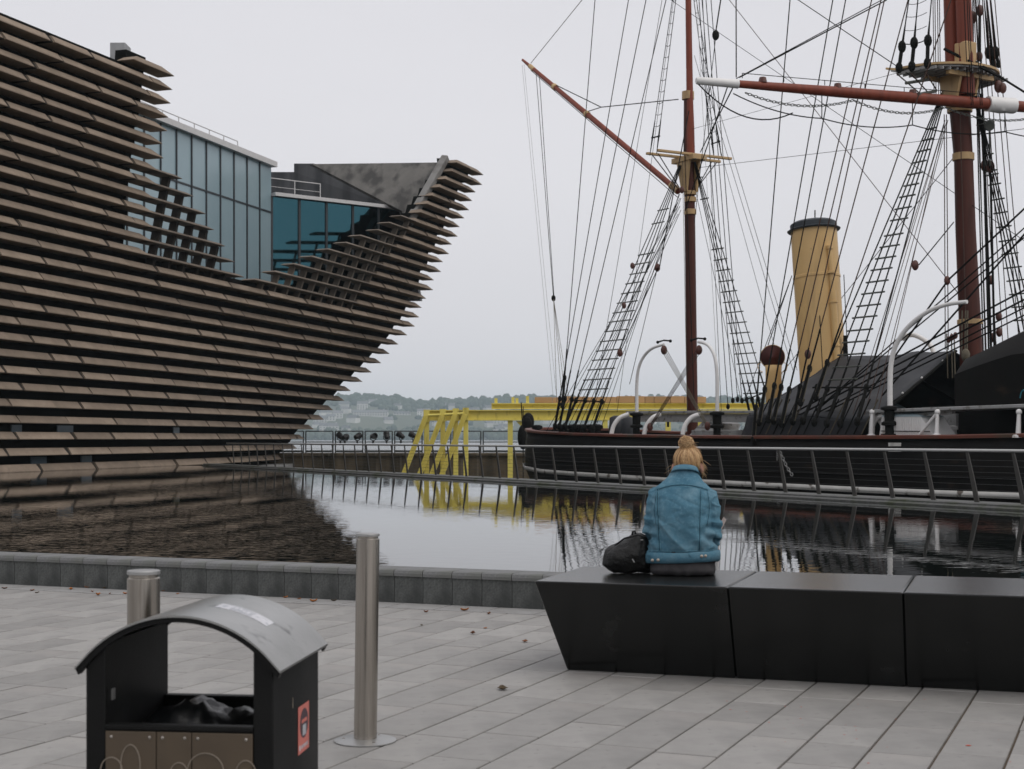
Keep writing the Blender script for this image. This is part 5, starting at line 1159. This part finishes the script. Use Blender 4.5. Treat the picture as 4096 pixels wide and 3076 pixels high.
# ------------------------------------------------------------------ seated person, seen from behind
M['denim'] = mat('blue_denim', (.07, .18, .255), (.108, .235, .31), 5, .85, .5, 420, spec=.15)
overlay(M['denim'], (.18, .30, .365), 9, .48, .75, amount=.8); overlay(M['denim'], (.05, .145, .215), 4, .55, .75, amount=.7, offset=(3, 1, 2))
overlay(M['denim'], (.22, .36, .43), 60, .5, .7, amount=.3)
M['denimseam'] = mat('denim_seam', (.17, .34, .43), (.08, .21, .29), 90, .85, .6, 500, spec=.1)
M['denimdark'] = mat('denim_seam_shadow', (.022, .08, .125), None, 30, .9, spec=.1)
M['trouser'] = mat('charcoal_cloth', (.045, .043, .045), (.065, .062, .064), 14, .9, .4, 200, spec=.1)
M['skin'] = mat('skin', (.55, .30, .22), (.48, .25, .18), 12, .55)
M['hair'] = mat('blonde_hair', (.60, .39, .19), (.42, .245, .105), 22, .5, .2, 300, stretch=(1, 1, .2), lo=.35, hi=.65)
M['hairlight'] = mat('light_blonde_hair', (.72, .52, .29), (.55, .36, .18), 22, .5)
M['hairdark'] = mat('dark_blonde_hair', (.30, .16, .07), (.20, .10, .045), 22, .55)
M['button'] = mat('metal_button', (.45, .40, .34), None, 5, .35, metal=.8)
M['shoe'] = mat('black_shoe', (.012, .012, .012), None, 5, .5)
M['paper'] = mat('pinkish_paper', (.62, .50, .45), None, 5, .7)
M['handbag'] = mat('black_leather_bag', (.010, .010, .010), (.016, .016, .015), 9, .5, .5, 60, spec=.3)
seat = gp(682.5, 574.3, BH)
PX, PY = V(.985, -.17, 0).normalized(), V(.17, .985, 0).normalized()
def pl(x, y, z): return seat + PX * x + PY * y + V(0, 0, z)
who = thing('person', seat, 'person with blonde bun in blue denim jacket sitting on the bench, head bowed', 'person')
def ell(c, rx, ry, n=28, sq=2.3, tilt=0):
    o = []
    for k in range(n):
        a = 2 * math.pi * k / n; ca, sa = math.cos(a), math.sin(a)
        x = rx * math.copysign(abs(ca) ** (2 / sq), ca); y = ry * math.copysign(abs(sa) ** (2 / sq), sa)
        o.append(V(c[0] + x, c[1] + y, c[2] + y * tilt))
    return o
def limb(mb, pts, rs, n=14): mb.tube(pts, rs, n)
def remesh(mb, name, m, parent, vox, smooth_it=2, deform=None):
    me = mb.mesh(name + '_src'); o = bpy.data.objects.new(name + '_src', me); COL.objects.link(o)
    bm = bmesh.new(); bm.from_mesh(me); bmesh.ops.recalc_face_normals(bm, faces=bm.faces); bm.to_mesh(me); bm.free()
    r = o.modifiers.new('r', 'REMESH'); r.mode = 'VOXEL'; r.voxel_size = vox
    s = o.modifiers.new('s', 'SMOOTH'); s.factor = .5; s.iterations = smooth_it
    dg = bpy.context.evaluated_depsgraph_get(); me2 = bpy.data.meshes.new_from_object(o.evaluated_get(dg)); bpy.data.objects.remove(o); bpy.data.meshes.remove(me)
    if deform:
        nr_ = [v.normal.copy() for v in me2.vertices]
        for v, nn in zip(me2.vertices, nr_): v.co = deform(v.co.copy(), nn)
    bv = BVHTree.FromPolygons([v.co.copy() for v in me2.vertices], [tuple(p.vertices) for p in me2.polygons])
    for v in me2.vertices: v.co = pl(*v.co)
    me2.name = name; me2.materials.clear(); me2.materials.append(m); me2.shade_smooth(); me2.update()
    o = bpy.data.objects.new(name, me2); COL.objects.link(o); child(o, parent); return o, bv
HX, HY, HZ = .022, .172, .664                    # head centre
# body: torso, head, neck, arms, legs, hands in one surface
b = MB()
b.loft([ell((0, .0, .01), .17, .12), ell((0, -.005, .1), .165, .115), ell((0, -.02, .25), .145, .095), ell((0, 0, .4), .165, .1), ell((0, .045, .5), .17, .08), ell((.005, .085, .565), .09, .06), ell((.012, .11, .61), .052, .055), ell((HX, .14, .66), .052, .055)])
b.ball(V(HX, HY, HZ), (.074, .095, .095), 20, 14, (V(1, 0, 0), V(0, .82, .57), V(0, -.57, .82)))
b.ball(V(HX, HY + .065, HZ - .062), (.05, .05, .05), 14, 10)                     # jaw
b.ball(V(HX, HY + .115, HZ - .038), (.012, .02, .018), 8, 6)                     # nose
b.ball(V(HX, HY + .10, HZ - .075), (.024, .012, .008), 8, 6)                     # mouth
for sx in (-1, 1):
    b.ball(V(HX + sx * .030, HY + .093, HZ - .012), (.014, .008, .008), 8, 6)      # eyelids
    b.ball(V(HX + sx * .086, HY - .002, HZ - .036), (.014, .022, .032), 10, 8)      # ears
    limb(b, [V(sx * .145, .06, .48), V(sx * .168, .02, .37), V(sx * .175, .03, .25), V(sx * .165, .16, .2), V(sx * .125, .29, .215)], [.045, .042, .038, .034, .027])
    limb(b, [V(sx * .085, .02, .075), V(sx * .095, .25, .085), V(sx * .1, .52, .075), V(sx * .1, .56, -.05), V(sx * .1, .53, -.28), V(sx * .1, .52, -.5)], [.095, .085, .06, .058, .055, .038])
    palm = V(sx * .115, .325, .222)
    b.ball(palm, (.022, .045, .014), 10, 8)
    for k in range(4):
        o_ = V(sx * (.10 + .017 * k), .36, .225); ln_ = (.9, 1, .95, .75)[k]
        limb(b, [o_ - V(0, .02, 0), o_ + V(0, .022 * ln_, .008), o_ + V(-sx * .004, .044 * ln_, .000), o_ + V(-sx * .006, .056 * ln_, -.014)], [.0085, .0082, .0076, .006], 8)
    limb(b, [palm + V(-sx * .015, -.02, .004), palm + V(-sx * .034, .004, .012), palm + V(-sx * .038, .028, .012)], [.0095, .009, .007], 8)
body, _ = remesh(b, 'body', M['skin'], who, .007, 2)
# trousers and shoes
tr = MB()
tr.loft([ell((0, .0, .004), .187, .14, sq=2.8), ell((0, -.008, .03), .198, .148, sq=2.8), ell((0, -.012, .08), .188, .135), ell((0, -.015, .16), .17, .118)])
for sx in (-1, 1): limb(tr, [V(sx * .09, .0, .082), V(sx * .098, .25, .09), V(sx * .1, .53, .078), V(sx * .1, .575, -.05), V(sx * .1, .54, -.3), V(sx * .1, .53, -.46)], [.1, .095, .075, .072, .068, .06], 16)
def trd(c, n_): 
    return c + n_ * (.006 * noise.noise(V(c.x * 30, c.y * 12, c.z * 18)))
remesh(tr, 'trousers', M['trouser'], who, .009, 2, trd)
for sx in (-1, 1):
    rgs = []
    for f, wd, h_ in ((0, .03, .05), (.15, .038, .07), (.45, .04, .075), (.75, .045, .05), (.95, .036, .035), (1, .015, .02)):
        y_ = .47 + f * .24; rgs.append([pl(sx * .1 + wd * math.cos(a), y_, -BH + .002 + max(0, h_ * (.5 + .5 * math.sin(a)))) for a in [2 * math.pi * k / 14 for k in range(14)]])
    MB().loft(rgs).build('shoe', M['shoe'], who, smooth=True, auto=60)
# jacket
j = MB()
j.loft([ell((.002, -.005, .085), .213, .145), ell((.004, -.012, .13), .205, .14), ell((0, -.022, .2), .186, .128), ell((-.004, -.026, .3), .176, .127), ell((-.003, -.012, .4), .178, .126), ell((0, .012, .47), .18, .12), ell((0, .034, .515), .162, .110), ell((.002, .060, .555), .118, .094), ell((.006, .085, .595), .088, .075), ell((.01, .098, .625), .07, .066)])
for sx in (-1, 1):
    limb(j, [V(sx * .112, .045, .492), V(sx * .15, .035, .462), V(sx * .168, .018, .41), V(sx * .176, .004, .33), V(sx * .181, .012, .26), V(sx * .176, .09, .215), V(sx * .15, .22, .205), V(sx * .135, .27, .21)], [.05, .056, .054, .05, .05, .05, .047, .044], 20)
def jd(c, n_):
    x, y, z = c; w_ = 0
    back = 1 if y < .03 else .3
    w_ += .008 * noise.noise(V(x * 11, z * 9, y * 6)) + .004 * noise.noise(V(x * 30, z * 22, y * 20))
    rg_ = lambda q: max(0, 1 - abs(q) * 2.6) ** 2
    w_ += .0085 * rg_(noise.noise(V((x * .8 + z * .6) * 10, (z * .8 - x * .6) * 3.0, y * 5))) * math.exp(-((z - .22) / .15) ** 2)
    w_ += .008 * rg_(noise.noise(V(x * 7 + 4, z * 21, y * 9))) * (1 if abs(x) > .165 else .25)
    w_ -= .005 * rg_(noise.noise(V(x * 6 + 9, (z + x * .4) * 13, 3))) * math.exp(-((z - .4) / .13) ** 2)
    d1 = (x * .62 + z * .78); w_ += back * .0085 * math.sin((d1 - .2) * 62 + 3 * noise.noise(V(x * 5, z * 5, 1))) * math.exp(-((z - .22) / .12) ** 2) * max(0, noise.noise(V(x * 4 + 2, z * 5, 0)) + .45)
    d2 = (-x * .55 + z * .83); w_ += back * .007 * math.sin(d2 * 75) * math.exp(-((x - .15) / .05) ** 2 - ((z - .3) / .12) ** 2)
    w_ += .009 * math.sin(z * 95 + x * 20) * math.exp(-((abs(x) - .19) / .05) ** 2 - ((z - .27) / .09) ** 2)   # elbow creases
    if abs(x) < .2: w_ -= .006 * math.exp(-((z - .145) / .012) ** 2)
    for xs in (-.145 - (z - .5) * .05, .106): w_ -= back * .004 * math.exp(-((x - xs) / .008) ** 2) * (1 if .14 < z < .5 else 0)
    zy = .532 - 1.35 * x * x; w_ -= back * .004 * math.exp(-((z - zy) / .006) ** 2)
    return c + n_ * w_
jacket, jb = remesh(j, 'jacket', M['denim'], who, .0055, 2, jd)
def jp(x, z, lift=.001, yy=-1):
    h = jb.ray_cast(V(x, yy, z), V(0, 1, 0))
    return h[0] + h[1] * lift if h[0] is not None else None
def seam(pts, r, m, name='seam'):
    q = [jp(x, z) for x, z in pts]; q = [pl(*p) for p in q if p is not None]
    if len(q) > 2: MB().tube(q, r, 5).build(name, M[m], jacket, smooth=True)
yk = [(x / 100, .532 - 1.35 * (x / 100) ** 2) for x in range(-15, 16)]
seam(yk, .0014, 'denimdark'); seam([(x, z + .006) for x, z in yk], .0032, 'denimseam'); seam([(x, z - .006) for x, z in yk], .0028, 'denimseam')
for f in (lambda z: -.145 - (z - .5) * .05, lambda z: .106 + (z - .15) * .012):
    zs = [.148 + i * .36 / 40 for i in range(41)]
    seam([(f(z), z) for z in zs], .0012, 'denimdark'); seam([(f(z) - .006, z) for z in zs], .0028, 'denimseam'); seam([(f(z) + .006, z) for z in zs], .0028, 'denimseam')
wb = lambda x: .142 + x * .02
seam([(x / 100, wb(x / 100)) for x in range(-19, 20)], .0013, 'denimdark'); seam([(x / 100, wb(x / 100) + .007) for x in range(-19, 20)], .003, 'denimseam')
for sx in (-1, 1):                               # armhole seams
    q = [(sx * (.148 + .012 * math.sin(f * 3.1)), lerp(.5, .3, f)) for f in [i / 14 for i in range(15)]]; seam(q, .0013, 'denimdark'); seam([(x - sx * .005, z) for x, z in q], .0016, 'denimseam')
# waistband
mb = MB(); rg = []
for zb_, o_ in ((.078, .0), (.08, .006), (.108, .009), (.136, .007), (.14, .0)):
    e = ell((.002, -.008, zb_), .215 + o_, .146 + o_, 48); rg.append([pl(p.x, p.y, p.z + p.x * .045 + .004 * noise.noise(V(p.x * 12, p.y * 12, 1))) for p in e])
mb.loft(rg, cap=False); wbo = mb.build('waistband', M['denim'], jacket, smooth=True)
for x, z in ((.120, .115), (.142, .115), (-.17, .098), (-.135, .1)):
    y_ = -.008 - (.146 + .009) * (1 - (abs(x) / .224) ** 2.3) ** (1 / 2.3); c = V(x, y_ - .001, z + x * .045)
    MB().lathe(pl(*c), [(.0095, 0), (.0095, .002), (.007, .004), (.003, .0045)], 14, -PY).build('button', M['button'], wbo, smooth=True, auto=40)
# collar
mb = MB(); rg = []
for h_, o_, dy in ((.0, -.004, 0), (.014, .0, .006), (.026, .001, .014), (.023, .008, .014), (.0, .016, .0), (-.018, .024, -.008)):
    e = ell((.010, .094 + dy, .612 + h_), .066 + o_, .064 + o_, 36, 2.1); rg.append([pl(p.x, p.y, p.z + (p.y - .094) * -.35) for p in e])
mb.loft(rg, cap=False); cl = mb.build('collar', M['denim'], jacket, smooth=True); s_ = cl.modifiers.new('s', 'SOLIDIFY'); s_.thickness = .003
# cuffs
for sx in (-1, 1): MB().tube([pl(sx * .152, .255, .208), pl(sx * .138, .295, .213)], [.049, .044], 20).build('cuff', M['denim'], jacket, smooth=True, auto=50)
# hair: combed strands gathered into a bun
hs = [MB(), MB(), MB()]
hc = V(HX, HY - .004, HZ); bun = V(HX - .008, HY - .035, .778)
cap_ = MB(); cap_.ball(pl(*(hc + V(0, -.002, .008))), (.078, .097, .094), 22, 16, (PX, PY, Zv)); cap_.ball(pl(*bun), (.035, .035, .032), 16, 12, (PX, PY, Zv))
HR = random.Random(3)
def surf(d, k=1.0): return V(hc.x + d.x * .087 * k, hc.y + d.y * .101 * k, hc.z + .006 + d.z * .100 * k)
for i in range(900):
    th = HR.uniform(-2.75, 2.75); el = HR.uniform(-.8, -.2) if abs(th) < 1.15 else HR.uniform(-.12, .25)     # start below, th=0 is the back
    d0 = V(math.sin(th) * math.cos(el), -math.cos(th) * math.cos(el), math.sin(el)).normalized(); d1 = (bun - hc).normalized()
    d1 = (d1 + V(HR.uniform(-.2, .2), HR.uniform(-.2, .2), 0)).normalized(); pts = []; ph = HR.uniform(0, 6.3); k0 = HR.uniform(.985, 1.03)
    for s in range(9):
        f = s / 8; d = d0.slerp(d1, f * .93) if d0.angle(d1) < 3.0 else d0.lerp(d1, f).normalized()
        p = surf(d, k0 + .012 * math.sin(f * 6 + ph)); pts.append(pl(*p))
    pts.append(pl(*(bun + V(HR.uniform(-.018, .018), HR.uniform(-.018, .018), -.012))))
    hs[HR.choice((0, 0, 1, 2)) if el > -.7 else HR.choice((0, 2))].tube(pts, [.0007] + [.0014] * 8 + [.0008], 4)
for i in range(420):                              # bun coils
    ax = V(HR.gauss(0, 1), HR.gauss(0, 1), HR.gauss(0, 1.3)).normalized(); a = ax.orthogonal().normalized(); b_ = ax.cross(a); r_ = HR.uniform(.026, .045); a0 = HR.uniform(0, 6.28); ln_ = HR.uniform(1.2, 3.6)
    hs[HR.choice((0, 1, 1, 2))].tube([pl(*(bun + (a * math.cos(a0 + ln_ * s / 8) + b_ * math.sin(a0 + ln_ * s / 8)) * r_ * (1 + .1 * math.sin(s)) + ax * .006 * s / 8 + V(0, 0, .004))) for s in range(9)], [.0006] + [.0014] * 7 + [.0006], 4)
for i in range(120):                              # flyaway ends: right of the bun, round the ears, at the nape
    k = i % 3
    if k == 0: p = bun + V(.012, 0, -.012); dirs = V(HR.uniform(.3, 1), HR.uniform(-.4, .3), HR.uniform(-.5, .35)).normalized(); ln_ = HR.uniform(.03, .075)
    elif k == 1: sx = HR.choice((-1, 1, 1)); p = hc + V(sx * .084, -.01, HR.uniform(-.06, .02)); dirs = V(sx * HR.uniform(.2, .7), -.1, HR.uniform(-1, -.1)).normalized(); ln_ = HR.uniform(.02, .055)
    else: p = hc + V(HR.uniform(-.06, .06), -.085, HR.uniform(-.07, -.04)); dirs = V(HR.uniform(-.4, .4), -.3, -1).normalized(); ln_ = HR.uniform(.015, .04)
    cv = V(HR.uniform(-.5, .5), HR.uniform(-.3, .3), -.8); hs[HR.choice((0, 1))].tube([pl(*(p + dirs * ln_ * s / 5 + cv * ln_ * .4 * (s / 5) ** 2)) for s in range(6)], [.0008] * 5 + [.0004], 3)
hair = cap_.build('hair', M['hairdark'], who, smooth=True)
for mb, m_ in zip(hs, ('hair', 'hairlight', 'hairdark')): mb.build('hair_strands', M[m_], hair, smooth=True)
# the paper held in the right hand, a thing of its own
pp = MB(); c = V(.222, .27, .262)
pp.prism([pl(*(c + V(-.06, .02, -.075))), pl(*(c + V(-.03, -.02, -.07))), pl(*(c + V(.028, -.01, .05))), pl(*(c + V(.012, .02, .066))), pl(*(c + V(-.03, .05, .0)))], (PY * .35 + PX * .2) * .006)
tag(pp.build('folded_paper', M['paper'], None), 'folded pinkish paper held at the seated person right side', 'paper')
# ------------------------------------------------------------------ black bag slumped on the bench
bag = thing('handbag', pl(-.30, .0, 0), 'black slumped bag on the bench left of the seated person', 'bag')
bgm = MB()
def bsec(x, zt_, d_): return [V(x, .04 + d_ * math.cos(a), max(.003, zt_ * (.48 + .52 * math.sin(a)))) for a in [2 * math.pi * k / 20 for k in range(20)]]
bgm.loft([bsec(-.485, .115, .02), bsec(-.47, .145, .06), bsec(-.44, .155, .09), bsec(-.38, .185, .11), bsec(-.32, .225, .12), bsec(-.26, .24, .12), bsec(-.215, .22, .1), bsec(-.19, .16, .05)])
def bd(c, n_): 
    low = max(0, 1 - c.z / .05) * max(0, min(1, (-.40 - c.x) / .07)); c = c + V(.05 * low, 0, 0)
    c2 = c + n_ * (.014 * noise.noise(V(c.x * 10, c.y * 9, c.z * 10)) + .006 * noise.noise(c * 28)); c2.z = max(.002, c2.z); return c2
remesh(bgm, 'bag_body', M['handbag'], bag, .008, 2, bd)
MB().tube([pl(-.40, -.03, .172), pl(-.38, -.066, .185), pl(-.34, -.075, .215), pl(-.26, -.07, .238), pl(-.21, -.05, .22)], .006, 6).build('strap', M['handbag'], bag, smooth=True)
MB().tube([pl(-.30, .0, .232), pl(-.295, -.005, .252), pl(-.285, .0, .255), pl(-.28, .0, .236)], .007, 6).build('strap_loop', M['handbag'], bag, smooth=True)
MB().box(pl(-.235, -.085, .208), (.016, .003, .004), (PX, PY, Zv)).build('zip_pull', M['steelcap'], bag)
MB().box(pl(-.285, -.092, .085), (.006, .004, .024), ((PX * .8 + Zv * .5).normalized(), PY, (Zv * .8 - PX * .5).normalized())).build('metal_tag', M['steelcap'], bag)
for k in range(7): MB().tube([pl(-.478, .03 + .008 * k, .145), pl(-.495 - .004 * (k % 3), .03 + .01 * k, .135 - .006 * (k % 4))], .0015, 4).build('fringe', M['handbag'], bag)
